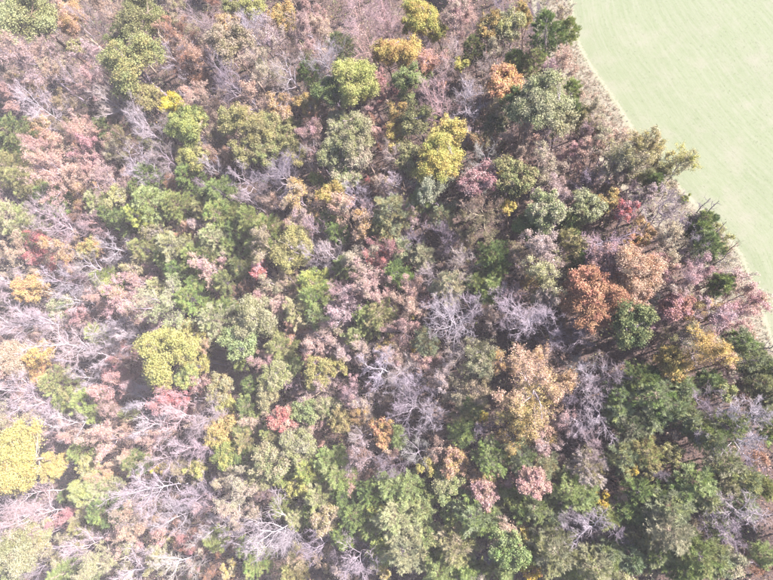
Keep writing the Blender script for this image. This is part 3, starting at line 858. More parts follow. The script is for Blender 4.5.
B dl gl 10.87 34.73 2.62 14.3|mid-sized dark grey bare tree above left of the pink-red tree near the field
S tn ol 13.46 36.09 2.08 12.5|small tan half-bare tree above left of the pink-red tree near the field
S yo op 19.69 38.63 3.25 15.8|large yellowish olive half-bare tree below right of the yellowish tree overhanging field
S y op 23.76 37.72 2.51 13.2|mid-sized yellow half-bare tree below right of the yellowish tree overhanging field
S og ol 21.80 36.67 2.03 11.6|small olive green half-bare tree below right of the yellowish tree overhanging field
B dl br 16.97 33.75 2.17 14.3|mid-sized dark grey bare tree above the pink-red tree near the field
P g dg 20.41 35.02 1.62 11.6|small green pine above right of the pink-red tree near the field
L op og 10.65 30.68 3.09 14.8|mid-sized pale olive leafy tree left of the pink-red tree near the field
L ol gd 13.87 32.08 2.04 12.4|small olive leafy tree above left of the pink-red tree near the field
L pk rd 15.69 29.90 1.97 14.5|pink-red tree near the field with a full crown
B gl tn 19.64 29.52 3.34 17.0|large lilac grey bare tree right of the pink-red tree near the field
L yg g 24.70 32.93 1.01 9.2|small yellow-green leafy tree right of the pink-red tree near the field
L gd pe 18.06 27.22 2.23 12.4|mid-sized golden leafy tree below right of the pink-red tree near the field
L o gd 17.07 25.95 1.83 11.9|small orange leafy tree above the great orange tree
B gl pk 13.26 24.89 3.36 17.7|large lilac grey bare tree below left of the pink-red tree near the field
S op tn 21.63 24.68 3.11 14.2|large pale olive half-bare tree above right of the great orange tree
B gl dl 23.03 28.18 2.10 13.2|mid-sized lilac grey bare tree right of the pink-red tree near the field
P dg g 25.50 27.22 1.80 12.0|small dark green pine above right of the great orange tree
P og dg 26.16 24.42 2.47 14.1|mid-sized olive green pine right of the great orange tree
S ol yo 28.34 25.89 1.86 11.6|small olive half-bare tree right of the great orange tree
B gl tn 28.18 21.16 2.02 12.7|mid-sized lilac grey bare tree above the wide yellow tree near the field
P dg g 27.83 19.13 1.74 11.7|small dark green pine above the wide yellow tree near the field
L yo ol 9.08 24.93 2.19 13.6|mid-sized yellowish olive leafy tree below right of the tall pale green tree
P dg g 9.46 23.22 1.87 12.5|small dark green pine left of the great orange tree
L pe pk 11.95 22.21 2.93 15.4|mid-sized peach leafy tree left of the great orange tree
L o pe 16.09 20.36 3.79 17.5|great orange tree with a full crown
L o r 9.88 18.75 3.52 17.4|large orange leafy tree left of the great orange tree
L o pe 14.00 18.04 3.18 15.2|large orange leafy tree below left of the great orange tree
L pe pk 19.87 21.55 2.48 13.9|mid-sized peach leafy tree right of the great orange tree
S pk gl 24.29 20.22 2.83 15.0|mid-sized pink half-bare tree right of the great orange tree
S pk tn 21.73 18.63 2.46 13.5|mid-sized pink half-bare tree below right of the great orange tree
S pk tn 30.90 18.19 2.02 11.3|nearest mid-sized pink half-bare tree above right of the wide yellow tree near the field
N dl gl 25.81 30.30 1.30 14.6|first dark bare snag leaning over the field edge, counting from the top
N dl gl 26.72 29.29 1.30 15.8|second dark bare snag leaning over the field edge, counting from the top
N dl gl 27.30 26.45 1.30 14.4|third dark bare snag leaning over the field edge, counting from the top
N br dl 28.82 23.45 1.30 15.2|fourth dark bare snag leaning over the field edge, counting from the top
N dl br 27.45 22.08 1.30 14.8|fifth dark bare snag leaning over the field edge, counting from the top
B wh gl 25.06 24.69 2.29 13.6|mid-sized whitish bare tree above right of the great orange tree
S tn op 16.38 38.36 2.57 13.6|mid-sized tan half-bare tree below left of the yellowish tree overhanging field
S op ol 18.15 36.92 2.34 12.1|mid-sized pale olive half-bare tree below the yellowish tree overhanging field
S gl tn 15.68 36.68 2.15 11.7|small lilac grey half-bare tree above the pink-red tree near the field
S op y 21.74 38.48 2.13 12.0|small pale olive half-bare tree below right of the yellowish tree overhanging field
S gl tn 19.22 32.31 2.30 12.0|mid-sized lilac grey half-bare tree above right of the pink-red tree near the field
S op tn 21.97 33.23 2.17 11.6|mid-sized pale olive half-bare tree above right of the pink-red tree near the field
B gl tn 22.25 30.43 2.04 13.6|small lilac grey bare tree right of the pink-red tree near the field
S op gl 24.78 28.81 1.89 11.8|small pale olive half-bare tree right of the pink-red tree near the field
P og dg 26.44 28.35 1.80 12.1|small olive green pine right of the pink-red tree near the field
S op tn 27.03 22.38 2.07 11.5|mid-sized pale olive half-bare tree right of the great orange tree
S pk tn 29.33 19.70 2.04 11.8|second mid-sized pink half-bare tree above right of the wide yellow tree near the field
S tn pk 27.53 20.65 1.76 10.8|small tan half-bare tree above the wide yellow tree near the field
B pw gl -90.79 19.77 3.47 17.6|mid-sized pinkish white bare tree below left of the orange tree at the left edge
B wh pw -86.88 14.62 4.26 19.5|large whitish bare tree below the orange tree at the left edge
B wh pw -81.61 14.70 3.74 19.1|mid-sized whitish bare tree below right of the orange tree at the left edge
L lg tn -80.97 17.58 2.71 14.2|mid-sized light green leafy tree below right of the orange tree at the left edge
S pk dr -77.60 15.22 2.69 13.1|mid-sized pink half-bare tree below right of the orange tree at the left edge
B wh gl -76.06 18.99 3.25 17.2|mid-sized whitish bare tree right of the orange tree at the left edge
S pk pw -73.27 18.97 2.69 13.2|mid-sized pink half-bare tree right of the orange tree at the left edge
S pk pw -66.73 17.98 3.59 16.7|second mid-sized pink half-bare tree above left of the broad yellow-green tree
S pk pe -62.38 16.53 3.54 16.3|nearest mid-sized pink half-bare tree above left of the broad yellow-green tree
S op lg -56.62 16.54 4.38 19.6|large pale olive half-bare tree above the broad yellow-green tree
P og g -54.11 18.79 3.03 15.5|mid-sized olive green pine above right of the broad yellow-green tree
B pw pk -60.29 14.31 2.54 15.1|mid-sized pinkish white bare tree above the broad yellow-green tree
B wh pw -67.45 13.19 3.60 17.2|second mid-sized whitish bare tree above left of the broad yellow-green tree
P ol og -73.48 12.72 2.16 12.8|small olive pine left of the broad yellow-green tree
B wh pw -63.86 12.40 3.11 15.9|nearest mid-sized whitish bare tree above left of the broad yellow-green tree
S pk pe -90.72 11.36 3.25 15.9|mid-sized pink half-bare tree below the orange tree at the left edge
L pe tn -88.21 7.88 3.77 17.5|mid-sized peach leafy tree below the orange tree at the left edge
L gd y -83.64 8.71 3.16 15.0|mid-sized golden leafy tree below the orange tree at the left edge
L o gd -83.72 5.80 2.66 13.8|mid-sized orange leafy tree below the orange tree at the left edge
S pe pk -89.74 4.32 3.19 15.0|mid-sized peach half-bare tree above the big yellow tree at the left edge
B wh tn -73.79 9.89 4.54 20.8|large whitish bare tree below right of the orange tree at the left edge
B wh pw -70.85 8.77 3.59 17.0|nearest mid-sized whitish bare tree left of the broad yellow-green tree
S dr br -66.83 9.14 2.59 13.8|mid-sized dark pinkish red half-bare tree left of the broad yellow-green tree
L yg yo -54.26 8.88 4.87 22.0|broad yellow-green tree with a full crown
L yg yo -53.39 11.06 3.40 15.5|mid-sized yellow-green leafy tree above right of the broad yellow-green tree
L yg yo -58.12 5.34 2.95 15.4|mid-sized yellow-green leafy tree below the broad yellow-green tree
L yg lg -54.12 5.64 2.65 13.5|mid-sized yellow-green leafy tree below right of the broad yellow-green tree
S pk dr -68.81 6.47 2.39 12.4|small pink half-bare tree left of the broad yellow-green tree
P ol og -78.35 4.01 3.10 15.8|mid-sized olive pine above right of the big yellow tree at the left edge
B wh gl -73.33 4.94 2.56 14.5|second mid-sized whitish bare tree left of the broad yellow-green tree
S pe pk -67.02 3.72 3.20 16.0|mid-sized peach half-bare tree below left of the broad yellow-green tree
S pk gl -62.92 3.86 2.53 13.3|nearest mid-sized pink half-bare tree below left of the broad yellow-green tree
P og g -71.86 0.60 3.03 15.1|mid-sized olive green pine above right of the big yellow tree at the left edge
B pw wh -83.10 2.00 4.10 19.8|large pinkish white bare tree above the big yellow tree at the left edge
B wh pw -79.82 0.36 3.60 16.7|mid-sized whitish bare tree above the big yellow tree at the left edge
P og dg -77.94 0.96 2.12 12.9|small olive green pine above right of the big yellow tree at the left edge
S pk br -68.16 -0.60 2.99 13.9|second mid-sized pink half-bare tree below left of the broad yellow-green tree
B gl wh -61.68 1.21 3.01 15.4|mid-sized lilac grey bare tree below left of the broad yellow-green tree
S pk dr -57.49 1.77 2.93 15.3|second mid-sized pink half-bare tree below the broad yellow-green tree
S pk rd -55.23 2.27 2.47 13.4|nearest mid-sized pink half-bare tree below the broad yellow-green tree
S op pw -84.45 -2.35 4.12 17.4|large pale olive half-bare tree above the big yellow tree at the left edge
B wh gl -78.08 -3.02 3.56 16.8|nearest mid-sized whitish bare tree above right of the big yellow tree at the left edge
B wh tn -72.32 -1.58 3.07 17.2|second mid-sized whitish bare tree above right of the big yellow tree at the left edge
S pk pe -75.67 -4.06 2.56 13.7|mid-sized pink half-bare tree above right of the big yellow tree at the left edge
S pe pk -68.61 -4.01 2.97 15.2|mid-sized peach half-bare tree above the small lime tree
S ol og -65.90 -1.38 2.05 11.4|small olive half-bare tree below left of the broad yellow-green tree
B pw wh -58.64 -2.42 3.39 17.4|mid-sized pinkish white bare tree above the sprawling white bare tree
S pe pk -59.27 -4.13 2.46 12.9|mid-sized peach half-bare tree above the sprawling white bare tree
B pw pk -52.65 -1.44 3.34 16.5|mid-sized pinkish white bare tree below the broad yellow-green tree
S ol tn -52.39 -1.84 1.98 11.5|small olive half-bare tree below the broad yellow-green tree
S pk pe -53.25 5.35 2.02 12.0|small pink half-bare tree below right of the broad yellow-green tree
L y gd -87.57 -5.11 2.62 13.8|mid-sized yellow leafy tree above left of the big yellow tree at the left edge
S r br -47.23 19.51 2.06 11.8|second small rust brown half-bare tree below left of the small bright red tree
S pe pk -42.46 17.76 2.76 13.4|mid-sized peach half-bare tree below the small bright red tree
P dg g -47.90 17.01 2.05 12.8|small dark green pine below left of the small bright red tree
S pk tn -39.01 16.11 2.27 12.8|small pink half-bare tree below the small bright red tree
S tn pk -37.62 18.20 2.46 13.6|second mid-sized tan half-bare tree below right of the small bright red tree
P og op -34.33 16.21 2.86 14.7|mid-sized olive green pine below right of the small bright red tree
P g og -31.34 18.29 2.85 15.5|mid-sized green pine below right of the small bright red tree
P gg g -31.50 15.48 2.40 13.5|mid-sized grey-green pine below right of the small bright red tree
S pk gl -26.49 16.27 3.48 16.3|large pink half-bare tree above left of the silvery bare tree
S pk tn -21.26 18.69 2.36 12.9|mid-sized pink half-bare tree left of the spreading white bare tree
P g lg -23.23 14.94 2.34 13.6|mid-sized green pine above the silvery bare tree
P og ol -20.91 15.17 2.75 14.3|mid-sized olive green pine above the silvery bare tree
P og op -48.23 14.87 3.66 16.5|large olive green pine above right of the broad yellow-green tree
L og op -41.13 14.58 4.00 17.1|nearest large olive green leafy tree below the small bright red tree
L og lg -43.09 11.38 3.57 16.3|second large olive green leafy tree below the small bright red tree
P g og -44.71 9.17 2.44 12.8|mid-sized green pine right of the broad yellow-green tree
L yg yo -52.18 11.15 3.04 16.0|nearest mid-sized yellow-green leafy tree right of the broad yellow-green tree
L yg yo -52.03 8.25 2.47 13.6|second mid-sized yellow-green leafy tree right of the broad yellow-green tree
S pe ol -49.81 11.79 2.49 13.6|mid-sized peach half-bare tree right of the broad yellow-green tree
S pe tn -38.44 12.69 2.07 11.3|small peach half-bare tree below the small bright red tree
S pk o -35.57 13.05 2.24 12.4|small pink half-bare tree below right of the small bright red tree
S tn pk -30.51 11.56 2.89 15.0|third mid-sized tan half-bare tree above left of the silvery bare tree
S op tn -28.45 12.99 2.19 12.5|small pale olive half-bare tree above left of the silvery bare tree
P og ol -37.21 10.38 2.67 14.1|mid-sized olive green pine above the small coral red tree
S pe pk -39.85 8.72 2.68 13.7|mid-sized peach half-bare tree above the small coral red tree
S pk br -33.03 8.42 2.19 11.8|small pink half-bare tree above right of the small coral red tree
P og lg -24.82 12.07 2.34 12.7|mid-sized olive green pine above left of the silvery bare tree
S tn gl -27.59 9.98 2.60 13.0|second mid-sized tan half-bare tree above left of the silvery bare tree
S tn gl -23.09 10.04 2.32 12.5|nearest mid-sized tan half-bare tree above left of the silvery bare tree
S ol gd -20.82 10.96 1.88 11.3|small olive half-bare tree above the silvery bare tree
L yo op -46.70 3.20 2.85 15.4|mid-sized yellowish olive leafy tree above left of the small coral red tree
L yg yo -46.71 1.19 2.22 12.4|small yellow-green leafy tree left of the small coral red tree
P dg g -42.12 4.18 2.22 12.5|small dark green pine above left of the small coral red tree
L op og -37.36 5.77 2.88 14.5|mid-sized pale olive leafy tree above the small coral red tree
P g lg -36.13 7.68 1.58 10.5|small green pine above the small coral red tree
L yo og -30.32 5.82 2.99 14.8|mid-sized yellowish olive leafy tree above right of the small coral red tree
S tn gl -30.55 3.50 2.74 13.5|mid-sized tan half-bare tree above right of the small coral red tree
L yg ol -27.76 7.63 1.89 12.0|small yellow-green leafy tree left of the silvery bare tree
B gl pk -35.72 3.81 1.97 12.6|small lilac grey bare tree above the small coral red tree
B wh gl -20.08 6.08 3.47 19.3|silvery bare tree with forked limbs
S pk gl -25.61 3.61 2.54 13.2|mid-sized pink half-bare tree below left of the silvery bare tree
S tn gl -22.79 1.74 2.26 13.2|mid-sized tan half-bare tree below the silvery bare tree
L op ol -38.91 2.57 2.36 13.6|mid-sized pale olive leafy tree above left of the small coral red tree
L og lg -32.23 0.31 2.80 14.9|mid-sized olive green leafy tree right of the small coral red tree
L op og -28.24 0.81 2.53 13.8|mid-sized pale olive leafy tree right of the small coral red tree
L ol yo -26.65 -1.07 2.26 13.7|mid-sized olive leafy tree right of the small coral red tree
L rd pe -35.25 -0.93 2.50 15.2|small coral red tree with a full crown
P og dg -42.10 0.89 2.38 13.6|mid-sized olive green pine above left of the small coral red tree
S pe tn -41.04 -1.50 2.36 12.5|mid-sized peach half-bare tree left of the small coral red tree
S pk tn -33.93 -2.46 2.31 13.0|mid-sized pink half-bare tree below right of the small coral red tree
S pk tn -30.56 -1.57 2.29 13.0|mid-sized pink half-bare tree right of the small coral red tree
B gl pw -47.46 -1.29 3.72 17.3|large lilac grey bare tree left of the small coral red tree
L yo gd -45.66 -2.43 2.80 14.1|nearest mid-sized yellowish olive leafy tree left of the small coral red tree
P og ol -43.12 -2.76 2.36 12.6|mid-sized olive green pine left of the small coral red tree
S gd br -24.35 -0.62 2.26 12.1|mid-sized golden half-bare tree below left of the silvery bare tree
L o gd -20.20 -2.00 2.05 11.8|nearest small orange leafy tree below the silvery bare tree
B gl tn -23.01 -2.82 2.20 13.8|mid-sized lilac grey bare tree below the silvery bare tree
P og ol -37.29 -3.35 2.32 13.9|mid-sized olive green pine below the small coral red tree
S pe tn -16.68 16.76 2.74 13.7|mid-sized peach half-bare tree left of the spreading white bare tree
L yg y -16.37 16.04 1.09 9.4|small yellow-green leafy tree left of the spreading white bare tree
S pk pe -14.87 18.20 2.14 12.2|small pink half-bare tree above left of the spreading white bare tree
S tn pk -17.83 13.13 2.72 13.5|second mid-sized tan half-bare tree above right of the silvery bare tree
B wh gl -9.27 13.75 4.04 20.5|spreading white bare tree with forked limbs
B wh gl -7.06 16.80 2.30 14.6|mid-sized whitish bare tree above right of the spreading white bare tree
P g dg -4.48 18.34 2.08 11.9|small green pine above right of the spreading white bare tree
S gl br -4.13 15.10 2.23 12.1|mid-sized lilac grey half-bare tree right of the spreading white bare tree
B gl wh -1.02 16.53 2.65 15.5|nearest mid-sized lilac grey bare tree above left of the wide white bare tree
B wh gl 1.74 13.62 3.91 20.6|wide white bare tree with forked limbs
B wh gl 4.60 12.03 2.27 14.4|mid-sized whitish bare tree below right of the wide white bare tree
S tn gl 4.12 16.76 2.58 13.4|mid-sized tan half-bare tree above right of the wide white bare tree
L o r 7.68 16.96 2.54 14.7|mid-sized orange leafy tree above right of the wide white bare tree
P ol gg -13.91 11.21 2.26 12.2|mid-sized olive pine below left of the spreading white bare tree
L gd Y -15.89 10.28 0.98 8.9|small golden leafy tree above right of the silvery bare tree
S pk pw -14.41 8.93 1.92 12.0|small pink half-bare tree right of the silvery bare tree
S tn pk -18.23 9.19 2.53 13.2|nearest mid-sized tan half-bare tree above right of the silvery bare tree
S op og -5.24 10.02 3.07 14.1|mid-sized pale olive half-bare tree below right of the spreading white bare tree
S gg wh -5.33 7.67 2.59 13.6|mid-sized grey-green half-bare tree below right of the spreading white bare tree
B tn gl -9.32 8.63 2.58 15.8|mid-sized tan bare tree below the spreading white bare tree
S br gd -2.38 8.55 2.02 11.9|small brown half-bare tree above left of the wide golden half-bare tree
B gl tn -17.99 6.61 3.11 16.1|nearest mid-sized lilac grey bare tree right of the silvery bare tree
B gl wh -14.61 4.45 2.67 14.5|second mid-sized lilac grey bare tree right of the silvery bare tree
B wh gl -17.88 4.07 2.21 13.2|mid-sized whitish bare tree below right of the silvery bare tree
S gl tn -11.46 6.13 2.46 13.8|mid-sized lilac grey half-bare tree below the spreading white bare tree
B gl dl -15.44 1.08 3.42 17.2|large lilac grey bare tree below right of the silvery bare tree
B gl wh -13.30 -0.30 3.01 17.0|mid-sized lilac grey bare tree below right of the silvery bare tree
S ol tn -9.12 3.88 2.59 12.8|mid-sized olive half-bare tree below the spreading white bare tree
S ol tn -5.38 3.94 2.56 13.0|mid-sized olive half-bare tree left of the wide golden half-bare tree
P ol dg -6.97 1.73 2.00 11.5|small olive pine left of the wide golden half-bare tree
S pe gd 2.38 8.32 2.30 12.5|mid-sized peach half-bare tree above the wide golden half-bare tree
S gd pe 2.06 3.79 4.88 20.0|wide golden half-bare tree with thin foliage
S gd pe 5.38 5.51 2.94 14.1|mid-sized golden half-bare tree above right of the wide golden half-bare tree
S yo gd -0.05 -0.26 3.31 15.4|large yellowish olive half-bare tree below left of the wide golden half-bare tree
B gl gg 7.57 8.04 2.07 13.3|mid-sized lilac grey bare tree above right of the wide golden half-bare tree
S pk gl 5.53 -0.45 2.30 12.0|mid-sized pink half-bare tree below right of the wide golden half-bare tree
L Y y -5.08 0.30 0.98 10.9|small bright yellow leafy tree below left of the wide golden half-bare tree
S yo ol -8.17 -0.15 1.76 11.7|small yellowish olive half-bare tree above the pink tree among the pines
P dg g -8.10 -1.97 2.14 12.2|mid-sized dark green pine above the pink tree among the pines
P g lg -18.01 -2.72 1.38 10.3|nearest small green pine below the silvery bare tree
B dl gl -5.05 -1.83 2.09 13.5|mid-sized dark grey bare tree above the pink tree among the pines
B gl dl 6.98 2.72 1.89 13.2|small lilac grey bare tree right of the wide golden half-bare tree
S ol gd 2.73 -1.78 2.08 11.4|mid-sized olive half-bare tree below the wide golden half-bare tree
L o r 11.29 15.59 3.90 17.4|large orange leafy tree above left of the dark green tree below the orange
L o pe 15.65 16.61 2.93 14.3|mid-sized orange leafy tree above the dark green tree below the orange
B gl dl 8.76 13.88 2.10 13.7|nearest mid-sized lilac grey bare tree left of the dark green tree below the orange
L dg og 14.68 12.32 3.36 18.1|dark green tree below the orange with a full crown
B gl dl 8.62 11.30 2.08 13.8|second mid-sized lilac grey bare tree left of the dark green tree below the orange
B wh gg 19.39 17.27 1.36 12.2|small whitish bare tree below right of the great orange tree
L pk r 21.34 15.92 2.51 13.3|mid-sized pink leafy tree above left of the wide yellow tree near the field
S gl pk 19.81 15.26 1.69 10.3|small lilac grey half-bare tree above right of the dark green tree below the orange
S gd ol 25.09 16.55 1.90 11.6|small golden half-bare tree above the wide yellow tree near the field
S pk gl 26.83 15.01 2.97 14.6|nearest large pink half-bare tree above right of the wide yellow tree near the field
S pk pe 29.67 15.67 2.95 14.7|second large pink half-bare tree above right of the wide yellow tree near the field
S tn pk 28.73 13.31 1.64 10.6|small tan half-bare tree above right of the wide yellow tree near the field
S yo gl 21.87 11.59 2.85 14.5|mid-sized yellowish olive half-bare tree above left of the wide yellow tree near the field
S y gd 22.79 9.51 3.09 17.6|wide yellow tree near the field with thin foliage
L y yo 20.10 8.49 2.39 14.1|mid-sized yellow leafy tree left of the wide yellow tree near the field
S pe gd 25.88 9.55 2.58 13.2|mid-sized peach half-bare tree right of the wide yellow tree near the field
L y gd 20.46 6.14 1.86 11.8|small yellow leafy tree below left of the wide yellow tree near the field
P g gg 29.15 11.07 1.99 12.6|mid-sized green pine right of the wide yellow tree near the field
P gg og 30.16 8.57 2.32 12.8|nearest mid-sized grey-green pine above right of the lime green tree
B br dl 27.64 6.42 2.28 13.5|mid-sized brown bare tree above right of the lime green tree
P gg g 24.98 5.88 1.84 11.4|small grey-green pine above left of the lime green tree
L yg lg 26.31 4.43 1.55 12.5|lime green tree with a full crown
P g dg 15.78 6.04 2.41 13.9|nearest mid-sized green pine below the dark green tree below the orange
P gg g 17.36 3.61 2.81 15.3|mid-sized grey-green pine below left of the wide yellow tree near the field
P gg og 19.99 2.34 2.35 13.0|nearest mid-sized grey-green pine left of the lime green tree
B gl dl 11.52 6.18 2.84 15.0|nearest mid-sized lilac grey bare tree below left of the dark green tree below the orange
B gl wh 9.36 7.28 2.43 13.8|second mid-sized lilac grey bare tree below left of the dark green tree below the orange
S gl tn 14.09 3.27 2.04 11.5|mid-sized lilac grey half-bare tree below the dark green tree below the orange
B wh gl 9.04 3.05 2.84 14.9|mid-sized whitish bare tree right of the wide golden half-bare tree
B gl wh 10.52 0.39 2.80 15.4|mid-sized lilac grey bare tree below right of the wide golden half-bare tree
B wh gl 8.32 0.33 2.38 14.6|mid-sized whitish bare tree below right of the wide golden half-bare tree
B gl dl 22.97 4.00 2.72 14.9|mid-sized lilac grey bare tree left of the lime green tree
B wh gl 24.84 1.76 2.68 14.4|mid-sized whitish bare tree below the lime green tree
B wh gl 28.01 0.58 2.98 16.4|large whitish bare tree above right of the white bare tree under the lime one
P ol gg 31.07 1.97 1.64 10.5|small olive pine above right of the white bare tree under the lime one
P g gg 17.14 0.58 2.00 11.8|second mid-sized green pine left of the lime green tree
P gg dg 14.66 -0.50 2.37 13.0|second mid-sized grey-green pine below the dark green tree below the orange
P g og 23.14 -0.56 2.31 13.0|second mid-sized green pine left of the white bare tree under the lime one
S r tn 19.29 -0.70 1.98 11.2|mid-sized rust brown half-bare tree below left of the lime green tree
P og gg 30.45 5.89 2.30 13.0|mid-sized olive green pine right of the lime green tree
S r br 29.56 4.27 1.66 10.6|small rust brown half-bare tree right of the lime green tree
P gg og 32.07 7.30 1.95 12.4|second mid-sized grey-green pine above right of the lime green tree
P ol gg 31.85 4.46 1.86 11.8|small olive pine right of the lime green tree
P g og 31.56 -0.46 1.69 11.8|small green pine right of the white bare tree under the lime one
S tn r 31.38 3.48 1.50 10.5|small tan half-bare tree right of the lime green tree
N dl br 32.50 10.32 1.30 15.5|dark leaning bare trunk crossing the right edge, upper of the two
N dl br 32.13 3.07 1.30 15.1|dark leaning bare trunk crossing the right edge, lower of the two
P gg g 13.36 3.92 2.34 13.2|nearest mid-sized grey-green pine below the dark green tree below the orange
P g gg 12.94 1.50 2.11 13.0|second mid-sized green pine below the dark green tree below the orange
P g gg 21.58 4.43 2.07 12.6|nearest mid-sized green pine left of the lime green tree
P gg og 21.95 0.72 1.90 12.5|small grey-green pine below left of the lime green tree
P g og 26.86 -0.12 2.22 13.2|mid-sized green pine above left of the white bare tree under the lime one
P g dg 17.59 5.95 1.96 12.4|small green pine below the dark green tree below the orange
P gg dg 18.77 1.31 2.07 12.1|second mid-sized grey-green pine left of the lime green tree
L yg y -77.97 -8.70 5.60 23.3|big yellow tree at the left edge
L y yo -77.03 -9.85 2.80 14.4|mid-sized yellow leafy tree right of the big yellow tree at the left edge
B pk gl -78.40 -4.81 2.54 14.2|mid-sized pink bare tree above right of the big yellow tree at the left edge
P g og -72.83 -7.41 2.52 13.1|mid-sized green pine above the small lime tree
S pk pe -66.03 -5.19 3.48 15.4|mid-sized pink half-bare tree above right of the small lime tree
S tn pe -64.07 -8.50 2.46 12.8|mid-sized tan half-bare tree above left of the sprawling white bare tree
B pw gl -54.29 -7.11 2.89 16.1|nearest mid-sized pinkish white bare tree above right of the sprawling white bare tree
B pw gl -51.32 -5.02 2.88 15.4|second mid-sized pinkish white bare tree above right of the sprawling white bare tree
L Y y -57.63 -9.37 1.29 11.8|small bright yellow leafy tree above right of the sprawling white bare tree
P og dg -62.00 -8.85 2.08 12.8|small olive green pine above the sprawling white bare tree
S pe o -68.09 -10.36 2.29 12.7|small peach half-bare tree above right of the small lime tree
L yo op -70.92 -10.43 2.48 12.9|mid-sized yellowish olive leafy tree above the small lime tree
L yg lg -69.97 -13.40 2.40 14.8|small lime tree with a full crown
P dg g -75.62 -14.84 1.66 10.6|small dark green pine left of the small lime tree
P op og -67.79 -12.76 2.45 13.4|mid-sized pale olive pine right of the small lime tree
B pw wh -80.62 -14.65 3.92 19.4|large pinkish white bare tree below the big yellow tree at the left edge
B pw pk -77.02 -17.19 3.86 19.4|large pinkish white bare tree below left of the small lime tree
B wh pw -81.49 -19.19 3.45 17.5|mid-sized whitish bare tree below the big yellow tree at the left edge
S pk dr -74.67 -17.65 2.47 12.7|mid-sized pink half-bare tree below left of the small lime tree
B wh gl -55.37 -12.20 4.13 20.0|sprawling white bare tree with forked limbs
B wh pw -62.23 -14.14 2.89 15.6|mid-sized whitish bare tree left of the sprawling white bare tree
B wh gl -53.11 -15.74 3.23 16.4|mid-sized whitish bare tree below right of the sprawling white bare tree
B gl wh -51.19 -13.48 2.81 14.7|nearest mid-sized lilac grey bare tree right of the sprawling white bare tree
L yg yo -50.63 -9.09 2.01 12.5|small yellow-green leafy tree above right of the sprawling white bare tree
S tn ol -54.00 -9.27 2.22 12.9|small tan half-bare tree above right of the sprawling white bare tree
P g dg -65.01 -16.07 2.85 15.3|mid-sized green pine below right of the small lime tree
P ol og -71.05 -19.04 2.26 12.4|small olive pine below the small lime tree
S yo tn -70.57 -16.63 2.27 12.6|small yellowish olive half-bare tree below right of the small lime tree
S tn pe -59.59 -17.75 3.73 16.1|large tan half-bare tree below left of the sprawling white bare tree
S tn gl -58.84 -17.38 2.37 13.2|mid-sized tan half-bare tree below the sprawling white bare tree
S pk pw -55.25 -19.42 2.34 12.7|mid-sized pink half-bare tree below the sprawling white bare tree
L yo op -77.66 -20.25 2.28 13.8|small yellowish olive leafy tree below left of the small lime tree
S yo op -73.91 -22.59 2.88 14.9|mid-sized yellowish olive half-bare tree below the small lime tree
L og op -78.85 -23.13 4.18 17.8|large olive green leafy tree below left of the small lime tree
L og lg -82.73 -26.73 2.45 13.3|mid-sized olive green leafy tree below left of the small lime tree
B gl dl -76.37 -24.98 2.40 15.2|mid-sized lilac grey bare tree below left of the small lime tree
B pw gl -66.65 -21.18 3.30 16.8|mid-sized pinkish white bare tree below the small lime tree
S op lg -63.34 -23.62 3.71 16.6|large pale olive half-bare tree below the small lime tree
S pk tn -62.64 -20.74 2.38 12.8|mid-sized pink half-bare tree below left of the sprawling white bare tree
P g og -72.36 -26.50 2.40 13.9|mid-sized green pine below the small lime tree
P og dg -69.23 -26.31 2.21 13.5|small olive green pine below the small lime tree
B wh pw -56.35 -24.19 3.58 17.7|large whitish bare tree below the sprawling white bare tree
B wh op -49.57 -22.55 3.53 18.5|large whitish bare tree below right of the sprawling white bare tree
S yo op -55.61 -22.65 2.74 14.1|mid-sized yellowish olive half-bare tree below the sprawling white bare tree
S r dr -50.16 -19.79 2.30 12.1|mid-sized rust brown half-bare tree below right of the sprawling white bare tree
S ol pk -49.57 -23.33 1.69 11.3|small olive half-bare tree left of the huge white bare tree
B gl pw -49.34 -5.34 2.78 15.3|mid-sized lilac grey bare tree above right of the sprawling white bare tree
L yo y -46.85 -4.10 2.79 13.8|second mid-sized yellowish olive leafy tree left of the small coral red tree
L yg g -44.71 -6.60 2.42 14.3|mid-sized yellow-green leafy tree below left of the small coral red tree
P g dg -42.27 -7.11 2.33 12.5|mid-sized green pine below left of the small coral red tree
S op tn -45.19 -9.98 2.33 12.9|mid-sized pale olive half-bare tree above left of the huge white bare tree
S op tn -41.61 -12.48 3.76 16.9|large pale olive half-bare tree above left of the huge white bare tree
P og ol -41.63 -4.34 2.34 13.9|mid-sized olive green pine below left of the small coral red tree
S gd br -39.32 -4.68 1.98 11.6|small golden half-bare tree below left of the small coral red tree
L op og -36.06 -7.39 3.57 16.3|large pale olive leafy tree below the small coral red tree
L ol op -38.80 -9.90 2.69 13.9|mid-sized olive leafy tree above the huge white bare tree
L op og -32.31 -4.66 3.33 15.6|large pale olive leafy tree below right of the small coral red tree
S pk pe -32.93 -3.07 1.87 11.5|small pink half-bare tree below right of the small coral red tree
P lg g -27.86 -6.79 2.64 14.0|mid-sized light green pine below right of the small coral red tree
P g yg -31.21 -8.09 2.50 14.2|mid-sized green pine below right of the small coral red tree
P lg g -26.54 -8.93 2.62 13.7|mid-sized light green pine above the lilac bare tree at the bottom edge
L yg ol -33.16 -10.80 2.24 12.8|mid-sized yellow-green leafy tree above right of the huge white bare tree
P op og -29.21 -11.99 2.62 13.7|mid-sized pale olive pine above right of the huge white bare tree
L yo tn -27.45 -14.55 2.42 14.3|mid-sized yellowish olive leafy tree above left of the lilac bare tree at the bottom edge
S gl br -22.55 -6.53 2.85 14.8|mid-sized lilac grey half-bare tree below the silvery bare tree
S pe br -24.06 -10.02 2.04 12.4|small peach half-bare tree above the lilac bare tree at the bottom edge
L o gd -19.89 -3.17 1.79 11.9|second small orange leafy tree below the silvery bare tree
